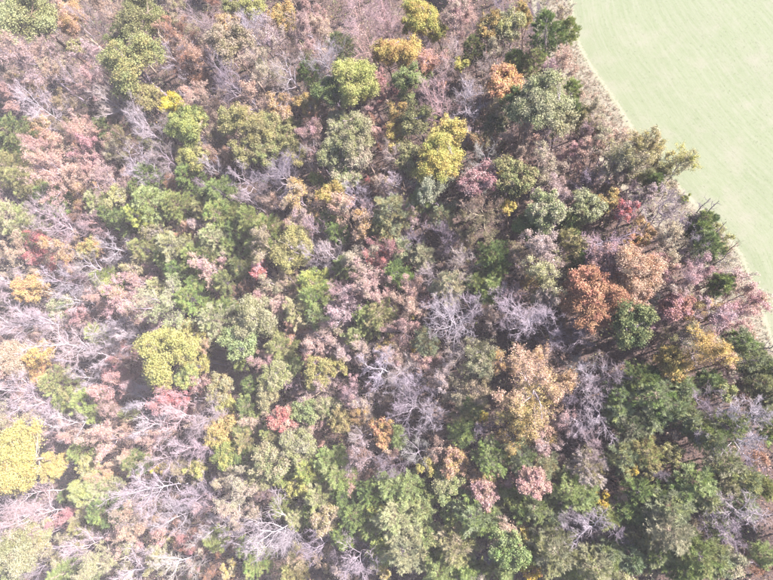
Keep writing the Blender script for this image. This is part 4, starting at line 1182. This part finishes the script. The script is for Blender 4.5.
B gl dl -19.88 -6.42 1.83 12.8|small lilac grey bare tree below the silvery bare tree
P dg g -21.31 -11.16 2.56 13.4|second mid-sized dark green pine above the lilac bare tree at the bottom edge
P dg g -23.59 -14.15 2.48 14.2|nearest mid-sized dark green pine above the lilac bare tree at the bottom edge
P g yg -20.83 -13.46 1.84 11.7|small green pine above right of the lilac bare tree at the bottom edge
P og g -21.67 -15.82 2.30 12.4|mid-sized olive green pine above right of the lilac bare tree at the bottom edge
P og ol -19.28 -14.44 1.74 11.0|small olive green pine above right of the lilac bare tree at the bottom edge
B gl wh -48.46 -12.19 2.80 14.8|second mid-sized lilac grey bare tree right of the sprawling white bare tree
B pk gl -46.87 -14.44 2.36 14.7|mid-sized pink bare tree right of the sprawling white bare tree
B wh gl -33.60 -16.21 4.64 22.6|huge white bare tree with forked limbs
B wh gl -46.56 -17.25 2.75 14.9|mid-sized whitish bare tree left of the huge white bare tree
B gl wh -41.75 -17.75 2.30 14.7|mid-sized lilac grey bare tree left of the huge white bare tree
P g og -46.78 -19.27 1.95 11.8|small green pine left of the huge white bare tree
S br dl -37.08 -12.19 2.27 12.8|mid-sized brown half-bare tree above the huge white bare tree
P og op -32.87 -15.33 1.89 12.4|nearest small olive green pine above right of the huge white bare tree
B gl dl -27.61 -18.12 3.13 16.7|large lilac grey bare tree left of the lilac bare tree at the bottom edge
B gl wh -22.56 -18.38 3.41 18.8|lilac bare tree at the bottom edge
L g yg -19.47 -18.58 2.49 13.5|mid-sized green leafy tree right of the lilac bare tree at the bottom edge
S br r -45.59 -23.09 2.25 11.8|mid-sized brown half-bare tree below left of the huge white bare tree
L y op -43.74 -23.45 1.65 11.3|small yellow leafy tree below left of the huge white bare tree
S pe tn -48.94 -20.57 1.95 11.8|small peach half-bare tree left of the huge white bare tree
P og g -39.06 -21.73 2.38 12.9|mid-sized olive green pine below left of the huge white bare tree
S ol tn -31.55 -21.03 2.57 13.3|mid-sized olive half-bare tree below right of the huge white bare tree
P og ol -32.90 -23.03 2.17 12.5|mid-sized olive green pine below right of the huge white bare tree
L y op -19.83 -21.71 1.54 10.4|small yellow leafy tree below right of the lilac bare tree at the bottom edge
P og g -41.05 -20.34 1.83 11.4|small olive green pine below left of the huge white bare tree
S gl tn -26.80 -22.33 1.82 11.1|small lilac grey half-bare tree below left of the lilac bare tree at the bottom edge
P g dg -25.41 -11.84 2.27 13.0|mid-sized green pine above the lilac bare tree at the bottom edge
P dg g -25.68 -16.90 2.08 12.8|small dark green pine above left of the lilac bare tree at the bottom edge
P og g -30.35 -14.77 1.96 11.9|second small olive green pine above right of the huge white bare tree
P g og -35.32 -9.51 2.02 13.0|small green pine below the small coral red tree
P og g -35.52 -13.66 1.91 12.4|small olive green pine above the huge white bare tree
P g lg -18.05 -3.91 1.21 10.2|second small green pine below the silvery bare tree
B gl gg -14.87 -4.34 2.60 15.4|mid-sized lilac grey bare tree above left of the pink tree among the pines
S pe pk -19.12 -5.43 1.46 10.4|small peach half-bare tree below the silvery bare tree
S pe br -11.11 -3.93 2.15 12.3|mid-sized peach half-bare tree above left of the pink tree among the pines
B dl gl -17.49 -6.94 2.53 15.4|mid-sized dark grey bare tree left of the pink tree among the pines
L y yg -13.19 -6.91 1.82 11.6|small yellow leafy tree above left of the pink tree among the pines
L pe gd -9.13 -5.94 2.35 13.5|mid-sized peach leafy tree above left of the pink tree among the pines
P lg g -18.48 -9.94 2.55 14.2|mid-sized light green pine above right of the lilac bare tree at the bottom edge
P g lg -15.81 -10.15 2.53 13.9|mid-sized green pine left of the pink tree among the pines
P lg og -14.04 -12.58 2.12 12.2|mid-sized light green pine left of the pink tree among the pines
P g og -12.66 -10.83 1.81 11.0|small green pine left of the pink tree among the pines
L op og -10.20 -8.41 2.49 13.0|mid-sized pale olive leafy tree left of the pink tree among the pines
L og lg -9.93 -10.89 2.09 12.3|mid-sized olive green leafy tree left of the pink tree among the pines
L yg g -10.19 -13.40 1.77 11.7|small yellow-green leafy tree below left of the pink tree among the pines
L o pe -6.73 -8.05 1.55 11.3|small orange leafy tree above left of the pink tree among the pines
L y pe -3.98 -7.52 1.77 11.9|small yellow leafy tree above right of the pink tree among the pines
L pk pe -5.07 -9.79 2.23 14.8|pink tree among the pines with a full crown
S pe pk -2.04 -8.13 1.92 12.2|small peach half-bare tree left of the rosy peach tree
S pe tn -8.26 -10.29 1.55 10.2|small peach half-bare tree left of the pink tree among the pines
L pk pe 1.40 -7.91 2.41 16.1|rosy peach tree with a full crown
L pe tn 3.92 -7.87 1.34 9.9|small peach leafy tree right of the rosy peach tree
P gg g -4.05 -5.34 2.70 14.8|mid-sized grey-green pine above the pink tree among the pines
P g gg 0.17 -4.83 2.45 13.9|mid-sized green pine above the rosy peach tree
S ol gd -0.83 -2.97 2.47 13.9|mid-sized olive half-bare tree above left of the rosy peach tree
S pk gl 3.32 -4.04 2.29 13.2|mid-sized pink half-bare tree above right of the rosy peach tree
P ol gg 3.25 -6.12 2.05 12.6|mid-sized olive pine above right of the rosy peach tree
P lg g 6.09 -8.87 2.59 14.6|mid-sized light green pine right of the rosy peach tree
P g og -2.08 -10.18 1.90 12.2|small green pine right of the pink tree among the pines
P g gg -6.22 -12.81 3.02 15.6|large green pine below the pink tree among the pines
P og gg -3.55 -12.00 1.75 11.0|small olive green pine below right of the pink tree among the pines
P op lg -17.36 -13.87 3.12 15.7|large pale olive pine above right of the lilac bare tree at the bottom edge
P op gg -15.37 -17.66 3.28 16.9|large pale olive pine right of the lilac bare tree at the bottom edge
P op og -9.05 -16.94 3.01 14.9|large pale olive pine left of the round green tree at the bottom edge
P g lg -11.31 -20.30 2.42 14.3|mid-sized green pine left of the round green tree at the bottom edge
S ol tn -5.35 -16.07 2.04 12.0|mid-sized olive half-bare tree above left of the round green tree at the bottom edge
L y gd -7.20 -15.72 1.28 10.1|small yellow leafy tree below the pink tree among the pines
S tn pe -1.15 -14.94 2.46 12.4|mid-sized tan half-bare tree above the round green tree at the bottom edge
L y yo -0.14 -15.29 1.93 11.9|small yellow leafy tree above right of the round green tree at the bottom edge
L g lg -1.80 -16.42 3.06 16.9|round green tree at the bottom edge
B dl gl -5.28 -17.70 1.99 13.6|mid-sized dark grey bare tree left of the round green tree at the bottom edge
P g lg -5.14 -19.94 1.34 10.6|small green pine below left of the round green tree at the bottom edge
P g lg -2.67 -19.88 1.70 11.8|small green pine below the round green tree at the bottom edge
L o Y 1.08 -19.42 1.75 11.7|small orange leafy tree below right of the round green tree at the bottom edge
P og gg 4.03 -16.42 3.24 15.8|large olive green pine below left of the white bare tree among the pines
P g og 5.99 -18.52 2.31 12.5|mid-sized green pine below left of the white bare tree among the pines
B wh gl 5.48 -13.25 2.38 14.7|mid-sized whitish bare tree left of the white bare tree among the pines
S ol tn 1.62 -14.01 1.71 11.0|small olive half-bare tree above right of the round green tree at the bottom edge
S op gl -6.47 -20.90 2.02 12.2|mid-sized pale olive half-bare tree below left of the round green tree at the bottom edge
P g gg 1.67 -11.46 2.46 13.4|mid-sized green pine below the rosy peach tree
P dg g -0.03 -11.72 1.96 12.6|small dark green pine below the rosy peach tree
P gg og 3.69 -12.10 2.08 12.0|mid-sized grey-green pine below right of the rosy peach tree
P og g 2.20 -15.72 2.21 12.6|mid-sized olive green pine right of the round green tree at the bottom edge
P g og -3.57 -14.29 1.96 11.8|small green pine above left of the round green tree at the bottom edge
P og lg -13.24 -16.27 2.16 12.9|mid-sized olive green pine below left of the pink tree among the pines
P g dg -12.54 -18.63 1.99 12.8|small green pine left of the round green tree at the bottom edge
P og g -7.84 -20.15 2.10 12.0|mid-sized olive green pine left of the round green tree at the bottom edge
P g dg 1.48 -17.50 1.91 12.1|small green pine right of the round green tree at the bottom edge
B gl pk 8.81 -2.72 2.36 14.8|mid-sized lilac grey bare tree above right of the rosy peach tree
P ol gl 8.68 -6.07 2.81 14.2|mid-sized olive pine right of the rosy peach tree
P og gg 13.34 -4.57 2.57 13.2|mid-sized olive green pine above right of the white bare tree among the pines
P ol og 16.02 -3.82 2.34 13.4|mid-sized olive pine above the pale green pine near the bottom right
L yo ol 19.32 -3.55 1.81 12.2|small yellowish olive leafy tree left of the white bare tree under the lime one
L Y y 14.26 -5.85 1.05 12.3|small bright yellow leafy tree above left of the pale green pine near the bottom right
L yo ol 16.34 -6.16 1.67 11.6|small yellowish olive leafy tree above the pale green pine near the bottom right
S tn pw 12.61 -8.97 1.97 11.6|mid-sized tan half-bare tree above right of the white bare tree among the pines
P dg g 14.71 -8.75 2.31 13.1|mid-sized dark green pine above left of the pale green pine near the bottom right
B gl dl 17.42 -6.14 1.85 13.0|small lilac grey bare tree above the pale green pine near the bottom right
P g gg 23.96 -1.55 2.30 13.8|nearest mid-sized green pine left of the white bare tree under the lime one
B gl wh 22.05 -1.90 2.20 13.6|mid-sized lilac grey bare tree left of the white bare tree under the lime one
B wh gl 25.87 -1.94 2.89 17.5|white bare tree under the lime one
P op og 25.44 -4.69 2.26 13.2|mid-sized pale olive pine below left of the white bare tree under the lime one
S o br 30.41 -3.92 1.61 11.3|small orange half-bare tree below right of the white bare tree under the lime one
B dl gl 28.00 -5.13 1.93 12.7|mid-sized dark grey bare tree below the white bare tree under the lime one
P g lg 21.68 -7.17 2.68 13.5|mid-sized green pine above right of the pale green pine near the bottom right
P og op 25.48 -7.21 2.24 12.4|second mid-sized olive green pine above left of the white bare tree at the right edge
S r br 19.18 -7.37 1.65 10.9|small rust brown half-bare tree above the pale green pine near the bottom right
P lg gg 18.04 -10.30 2.82 14.9|large light green pine above the pale green pine near the bottom right
P gg op 17.53 -12.94 2.92 16.6|pale green pine near the bottom right
P og g 20.74 -15.46 2.95 14.6|large olive green pine below right of the pale green pine near the bottom right
P dg g 19.47 -17.67 2.21 13.0|mid-sized dark green pine below the pale green pine near the bottom right
B wh gg 23.12 -10.31 1.93 13.4|mid-sized whitish bare tree left of the white bare tree at the right edge
S tn ol 21.51 -12.64 1.54 10.7|small tan half-bare tree right of the pale green pine near the bottom right
B wh gl 26.25 -10.36 2.93 18.6|white bare tree at the right edge
B gl dl 24.14 -13.12 3.14 15.6|large lilac grey bare tree below left of the white bare tree at the right edge
P g og 29.98 -7.40 1.59 10.9|small green pine above the white bare tree at the right edge
P lg g 7.92 -9.79 2.36 13.8|mid-sized light green pine above the white bare tree among the pines
L gd Y 10.34 -10.15 1.46 11.3|small golden leafy tree above right of the white bare tree among the pines
B wh gl 7.85 -13.12 2.96 17.8|white bare tree among the pines with forked limbs
B gl dl 11.63 -14.43 2.11 14.3|mid-sized lilac grey bare tree right of the white bare tree among the pines
P og op 8.93 -18.01 2.84 15.1|large olive green pine below the white bare tree among the pines
S yo op 12.88 -19.04 1.91 12.1|mid-sized yellowish olive half-bare tree below right of the white bare tree among the pines
S tn ol 15.53 -18.02 1.62 10.3|small tan half-bare tree below left of the pale green pine near the bottom right
S op gg 25.62 -17.17 2.17 12.6|mid-sized pale olive half-bare tree below the white bare tree at the right edge
P lg og 29.05 -15.37 1.56 11.3|small light green pine below the white bare tree at the right edge
S tn ol 23.03 -17.98 1.58 10.5|small tan half-bare tree below right of the pale green pine near the bottom right
S r br 28.83 -17.47 1.55 10.0|small rust brown half-bare tree below the white bare tree at the right edge
P gg dg 16.49 -12.25 1.85 11.3|small grey-green pine above left of the pale green pine near the bottom right
P gg g 16.53 -16.03 2.45 13.0|mid-sized grey-green pine below left of the pale green pine near the bottom right
P g dg 14.58 -11.68 2.08 11.8|mid-sized green pine above left of the pale green pine near the bottom right
P gg og 15.10 -14.41 2.20 12.3|mid-sized grey-green pine left of the pale green pine near the bottom right
P dg g 13.09 -11.53 1.88 12.0|small dark green pine above right of the white bare tree among the pines
P og gg 23.44 -16.18 2.13 12.0|second mid-sized olive green pine below right of the pale green pine near the bottom right
P og op 23.06 -8.95 2.04 12.7|third mid-sized olive green pine above left of the white bare tree at the right edge
P g gg 20.06 -8.81 2.06 12.8|mid-sized green pine above the pale green pine near the bottom right
P dg g 17.39 -8.70 1.87 12.2|small dark green pine above the pale green pine near the bottom right
P og gg 26.90 -9.36 1.95 12.5|nearest mid-sized olive green pine above left of the white bare tree at the right edge
P g og 10.80 -12.32 1.89 12.2|small green pine above right of the white bare tree among the pines
P gg g 10.81 -16.53 2.01 12.8|mid-sized grey-green pine below right of the white bare tree among the pines
P og g 19.83 -14.72 2.03 13.0|nearest mid-sized olive green pine below right of the pale green pine near the bottom right
P dg gg 13.29 -16.62 2.06 12.6|mid-sized dark green pine below left of the pale green pine near the bottom right
P gg og 27.80 -6.84 1.89 12.5|mid-sized grey-green pine above the white bare tree at the right edge
P gg og 24.08 -12.37 1.74 10.8|small grey-green pine left of the white bare tree at the right edge"""
NAME = {'L': 'leafy_tree', 'S': 'half_bare_tree', 'B': 'bare_tree', 'P': 'pine_tree', 'N': 'dead_snag'}
CAT = {'L': 'leafy tree', 'S': 'half-bare tree', 'B': 'bare tree', 'P': 'pine', 'N': 'snag'}
GROUP = {'L': 'leafy autumn trees of the wood', 'S': 'half-bare trees of the wood', 'B': 'bare trees of the wood', 'P': 'pines of the wood', 'N': 'snags at the field edge'}
BARKS = {'L': ('tn', 'br', 'gl'), 'S': ('gl', 'tn', 'gl'), 'P': ('br', 'tn', 'dl'), 'N': ('dl', 'br', 'dl')}
def jitter(c, s=0.10):
    m = rnd.uniform(1 - s, 1 + s)
    return [max(0.0, v * m * rnd.uniform(1 - s * 0.6, 1 + s * 0.6)) for v in c]
BASES = []
for row in TABLE.split('\n'):
    data, label = row.split('|')
    kind, c1, c2, x, y, R, h = data.split()
    x, y, R, h = float(x), float(y), float(R), float(h)
    cls = 'm' if kind == 'N' else ('s' if R < 2.2 else ('m' if R < 3.6 else 'l'))
    nv = 2 if kind == 'N' else 3
    proto = PROTO[kind, cls, rnd.randrange(nv)]
    root = bpy.data.objects.new(NAME[kind], None)
    root.empty_display_size = 0.5
    C.objects.link(root)
    root.location = (x, y, 0)
    root.rotation_euler = (0, 0, rnd.uniform(0, 2 * math.pi))
    if kind == 'N': s, sz = 1.0, h / 15.0
    else: s, sz = R / CLASS_R[cls] * (1.1 if kind == 'P' else 1.0), h / min(22, HT[kind](CLASS_R[cls]))
    root.scale = (s * rnd.uniform(.93, 1.07), s * rnd.uniform(.93, 1.07), sz)
    root['label'] = label
    root['category'] = CAT[kind]
    root['group'] = GROUP[kind]
    BASES.append((x, y, R))
    if kind in 'BN':
        bark = twigcol(c1); tw = [0.5 * (a + b) for a, b in zip(twigcol(c1), twigcol(c2))]
        bark = [v * 1.0 for v in bark]
    else:
        bark = twigcol(rnd.choice(BARKS[kind]))
        tw = [0.55 * a + 0.45 * b for a, b in zip(twigcol('gl'), leafcol(c1))]
    a, b = jitter(leafcol(c1)), jitter(leafcol(c2))
    if kind == 'P': a, b = [v * 1.3 for v in a], [v * 1.3 for v in b]
    for part, me in proto.items():
        o = link(part, me, root)
        o.color = (*jitter({'trunk': bark, 'twigs': tw, 'crown': a}[part] if part != 'crown' else a, 0.06), 1)
        if part == 'crown': o['second_tint'] = b
        if part == 'twigs': o['kind'] = 'stuff'

# ------------------------------------------------------------------ undergrowth, weeds and litter
def scatter(n, x0, x1, y0, y1, margin=0.5):
    x = rng.uniform(x0, x1, n); y = rng.uniform(y0, y1, n)
    ok = x < edge_x(y) - margin + rng.normal(size=n) * 0.8
    return x[ok], y[ok]
def stuff_colors(n, keys, wts):
    cols = np.array([leafcol(k) for k in keys])
    return cols[rng.choice(len(keys), n, p=np.array(wts) / sum(wts))]

x, y = scatter(11500, -125, 52, -42, 116, 3.5)
nb = len(x)
hh = rng.gamma(2.2, 0.55, nb) + 0.25
per = 12
P = np.stack([np.repeat(x, per), np.repeat(y, per), np.zeros(nb * per)], 1)
H_ = np.repeat(hh, per)
P[:, :2] += rng.normal(size=(nb * per, 2)) * (0.18 + 0.22 * H_[:, None])
P[:, 2] = H_ * rng.uniform(0.15, 1.0, nb * per)
v, f = leaves(P, rng.normal(size=(nb * per, 3)) * 0.7 + np.array([0, 0, .6]), 0.2)
cc = np.repeat(stuff_colors(nb, ['br', 'tn', 'ol', 'og', 'dg', 'r', 'pe', 'dl', 'pk', 'gd', 'g'], [3, 1.5, 3, 4, 5, 2, 1, 4, 1, 1, 3]), per, 0) * 0.75
V = np.stack([rng.random(nb * per), rng.random(nb * per), rng.random(nb * per)], 1)
ug = link('undergrowth', make_mesh('undergrowth', v, f, M_STUFF, {'var': ('FLOAT_VECTOR', V), 'col': ('FLOAT_COLOR', np.concatenate([cc, np.ones((len(cc), 1))], 1))}))
ug['kind'] = 'stuff'; ug['label'] = 'mixed low brush and saplings between the trees'; ug['category'] = 'undergrowth'

# twiggy saplings filling the gaps
x, y = scatter(6600, -125, 52, -42, 116, 4.0)
nb = len(x)
hh = rng.gamma(4.0, 0.8, nb) + 1.2
per = 13
bx = np.repeat(x, per); by = np.repeat(y, per); hb = np.repeat(hh, per)
an = rng.uniform(0, 6.283, nb * per)
z0 = hb * rng.uniform(0.1, 0.75, nb * per)
ln = hb * rng.uniform(0.18, 0.42, nb * per)
st = np.stack([bx, by, z0], 1)
en = st + np.stack([np.cos(an) * ln * 0.75, np.sin(an) * ln * 0.75, ln * 0.75], 1)
st[::per, 2] = 0; en[::per] = np.stack([x, y, hh], 1)
d = unit(en - st); s = unit(np.cross(d, rng.normal(size=d.shape))) * 0.014
tv = np.stack([st - s, st + s, en + s * .4, en - s * .4], 1).reshape(-1, 3)
kcol = stuff_colors(nb, ['gl', 'tn', 'pk', 'pe', 'op', 'ol', 'dl', 'og', 'pw'], [4, 3, 2, 2, 3, 3, 2.5, 4, 1.5])
tcol = np.repeat(0.5 * kcol + 0.5 * np.array(twigcol('gl')), per, 0)
lp = 24
idx = (np.repeat(np.arange(nb) * per, lp) + rng.integers(0, per, nb * lp))
P = st[idx] + (en[idx] - st[idx]) * rng.uniform(0.4, 1.05, (nb * lp, 1)) + rng.normal(size=(nb * lp, 3)) * 0.1
lv, lf = leaves(P, rng.normal(size=(nb * lp, 3)) * 0.8 + np.array([0, 0, .5]), 0.14)
lcol = np.repeat(kcol, lp, 0)
v = np.concatenate([tv, lv]); cc = np.concatenate([tcol, lcol]); V = rng.random((len(cc), 3))
sp_ = link('sapling_brush', make_mesh('sapling_brush', v, np.arange(len(v)).reshape(-1, 4), M_STUFF, {'var': ('FLOAT_VECTOR', V), 'col': ('FLOAT_COLOR', np.concatenate([cc, np.ones((len(cc), 1))], 1))}))
sp_['kind'] = 'stuff'; sp_['label'] = 'thin twiggy saplings crowding between the trees'; sp_['category'] = 'brush'

x, y = scatter(45000, -118, 52, -38, 100, 0.0)
P = np.stack([x, y, rng.uniform(0.01, 0.07, len(x))], 1)
v, f = leaves(P, rng.normal(size=(len(x), 3)) * 0.35 + np.array([0, 0, 1]), 0.2)
cc = stuff_colors(len(x), ['br', 'tn', 'r', 'dl'], [6, 1.5, 3, 3]) * 0.6
V = rng.random((len(x), 3))
lt = link('leaf_litter', make_mesh('leaf_litter', v, f, M_STUFF, {'var': ('FLOAT_VECTOR', V), 'col': ('FLOAT_COLOR', np.concatenate([cc, np.ones((len(cc), 1))], 1))}))
lt['kind'] = 'stuff'; lt['label'] = 'fallen brown and tan leaves on the forest floor'; lt['category'] = 'leaf litter'

# short tufts standing on the mown field
m_ = 18000
yy = rng.uniform(-12, 92, m_)
xx = edge_x(yy) + rng.uniform(0, 1, m_) ** 0.9 * 48
per = 3
P = np.stack([np.repeat(xx, per), np.repeat(yy, per), np.repeat(0.042 + 0.03 * np.sin(xx * .4) * np.sin(yy * .3), per) - 0.006], 1) + rng.normal(size=(m_ * per, 3)) * np.array([.07, .07, 0])
d = unit(rng.normal(size=(m_ * per, 3)) * 0.6 + np.array([0, 0, 1]))
ln = rng.uniform(0.03, 0.085, (m_ * per, 1))
s = unit(np.cross(d, rng.normal(size=d.shape))) * 0.02
v = np.stack([P - s, P + s, P + d * ln + s * .3, P + d * ln - s * .3], 1).reshape(-1, 3)
cc = np.repeat(stuff_colors(m_, ['og', 'op', 'lg', 'tn'], [3, 3, 4, 1]), per, 0) * 0.62
V = rng.random((m_ * per, 3))
fg = link('field_grass', make_mesh('field_grass', v, np.arange(len(v)).reshape(-1, 4), M_STUFF, {'var': ('FLOAT_VECTOR', V), 'col': ('FLOAT_COLOR', np.concatenate([cc, np.ones((len(cc), 1))], 1))}))
fg['kind'] = 'stuff'; fg['label'] = 'short pale grass tufts on the mown field'; fg['category'] = 'grass'

# weeds along the unmown margin
m_ = 9000
yy = rng.uniform(-30, 100, m_)
xx = edge_x(yy) + rng.normal(-2.2, 2.2, m_)
ok = xx < edge_x(yy) + 0.2
xx, yy = xx[ok], yy[ok]; m_ = len(xx)
per = 7
P = np.stack([np.repeat(xx, per), np.repeat(yy, per), np.full(m_ * per, 0.01)], 1) + rng.normal(size=(m_ * per, 3)) * np.array([.12, .12, 0])
d = unit(rng.normal(size=(m_ * per, 3)) * 0.45 + np.array([0, 0, 1]))
ln = rng.uniform(0.12, 0.42, (m_ * per, 1))
s = unit(np.cross(d, rng.normal(size=d.shape))) * 0.022
v = np.stack([P - s, P + s, P + d * ln + s * .3, P + d * ln - s * .3], 1).reshape(-1, 3)
cc = np.repeat(stuff_colors(m_, ['tn', 'pe', 'op', 'pw'], [4, 2, 5, 4]), per, 0)
V = rng.random((m_ * per, 3))
wd = link('margin_weeds', make_mesh('margin_weeds', v, np.arange(len(v)).reshape(-1, 4), M_STUFF, {'var': ('FLOAT_VECTOR', V), 'col': ('FLOAT_COLOR', np.concatenate([cc, np.ones((len(cc), 1))], 1))}))
wd['kind'] = 'stuff'; wd['label'] = 'dry tan weeds along the field margin'; wd['category'] = 'weeds'

# the wood goes on outside the picture
def outside(x, y):
    c = ROT.transposed() @ (Vector((x, y, 9)) - Vector((0, 0, 90)))
    return abs(c.x / -c.z) > 386.5 / 530 + 0.035 or abs(c.y / -c.z) > 290 / 530 + 0.035
pts = []
tries = 0
while len(pts) < 170 and tries < 20000:
    tries += 1
    x, y = rnd.uniform(-150, 58), rnd.uniform(-62, 128)
    if x > edge_x(y) - 2.5 or not outside(x, y): continue
    c = ROT.transposed() @ (Vector((x, y, 9)) - Vector((0, 0, 90)))
    if abs(c.x / -c.z) > 0.98 or abs(c.y / -c.z) > 0.80: continue
    if any((x - p[0]) ** 2 + (y - p[1]) ** 2 < 13 for p in pts): continue
    pts.append((x, y))
VV = []; FF = []; CC = []; VA = []; nvt = 0
for x, y in pts:
    kd = rnd.choice('LLLPP'); cl = rnd.choice('sm') if kd == 'P' else rnd.choice('mmm')
    v, f, va = RAW[kd, cl, rnd.randrange(3)]
    st = 9 if kd == 'L' else 12
    vq = v.reshape(-1, 4, 3)[::st]
    ce = vq.mean(1, keepdims=True)
    vq = ce + (vq - ce) * (2.6 if kd == 'L' else 3.2)
    a = rnd.uniform(0, 6.28); s = rnd.uniform(.85, 1.15)
    rot = np.array([[math.cos(a), -math.sin(a), 0], [math.sin(a), math.cos(a), 0], [0, 0, 1]])
    vq = (vq.reshape(-1, 3) @ rot.T) * s + np.array([x, y, 0])
    VV.append(vq); m4 = len(vq) // 4
    FF.append(np.arange(4 * m4).reshape(-1, 4) + nvt); nvt += 4 * m4
    col = leafcol(rnd.choice(['ol', 'op', 'og', 'tn', 'pe', 'yo', 'yg', 'gd'] if kd == 'L' else ['g', 'og', 'dg', 'gg']))
    CC.append(np.tile(np.array([*col, 1.0]), (m4, 1))); VA.append(va[::st])
    T = Tubes(); T.add(np.array([[x, y, -.1], [x + .1, y, 5], [x, y + .1, 10.0 * s]]), (0.2, .15, .05), 4)
    tv, tf = T.v[0], T.f[0]
    VV.append(tv); FF.append(tf + nvt); nvt += len(tv)
    CC.append(np.tile(np.array([*twigcol('tn'), 1.0]), (len(tf), 1))); VA.append(np.full((len(tf), 3), .5))
sw = link('surrounding_wood', make_mesh('surrounding_wood', np.concatenate(VV), np.concatenate(FF), M_STUFF,
          {'var': ('FLOAT_VECTOR', np.concatenate(VA)), 'col': ('FLOAT_COLOR', np.concatenate(CC))}))
sw['kind'] = 'stuff'; sw['label'] = 'wood continuing beyond the edges of the picture'; sw['category'] = 'wood'

# ------------------------------------------------------------------ haze
hx0, hx1, hy0, hy1, hz0, hz1 = -2600, 2700, -2600, 2700, -1.0, 91.5
hv = [(x, y, z) for z in (hz0, hz1) for y in (hy0, hy1) for x in (hx0, hx1)]
hf = [(0, 2, 3, 1), (4, 5, 7, 6), (0, 1, 5, 4), (2, 6, 7, 3), (0, 4, 6, 2), (1, 3, 7, 5)]
hm, nt, out = mat('thin_haze')
pv = N(nt, 'ShaderNodeVolumePrincipled')
pv.inputs['Color'].default_value = (1.0, 0.94, 0.98, 1)
pv.inputs['Density'].default_value = 0.00021
pv.inputs['Anisotropy'].default_value = -0.4
nt.links.new(pv.outputs[0], out.inputs['Volume'])
hz = link('haze', make_mesh('haze', hv, hf, hm))
hz['kind'] = 'stuff'; hz['label'] = 'thin pale haze over the wood'; hz['category'] = 'haze'
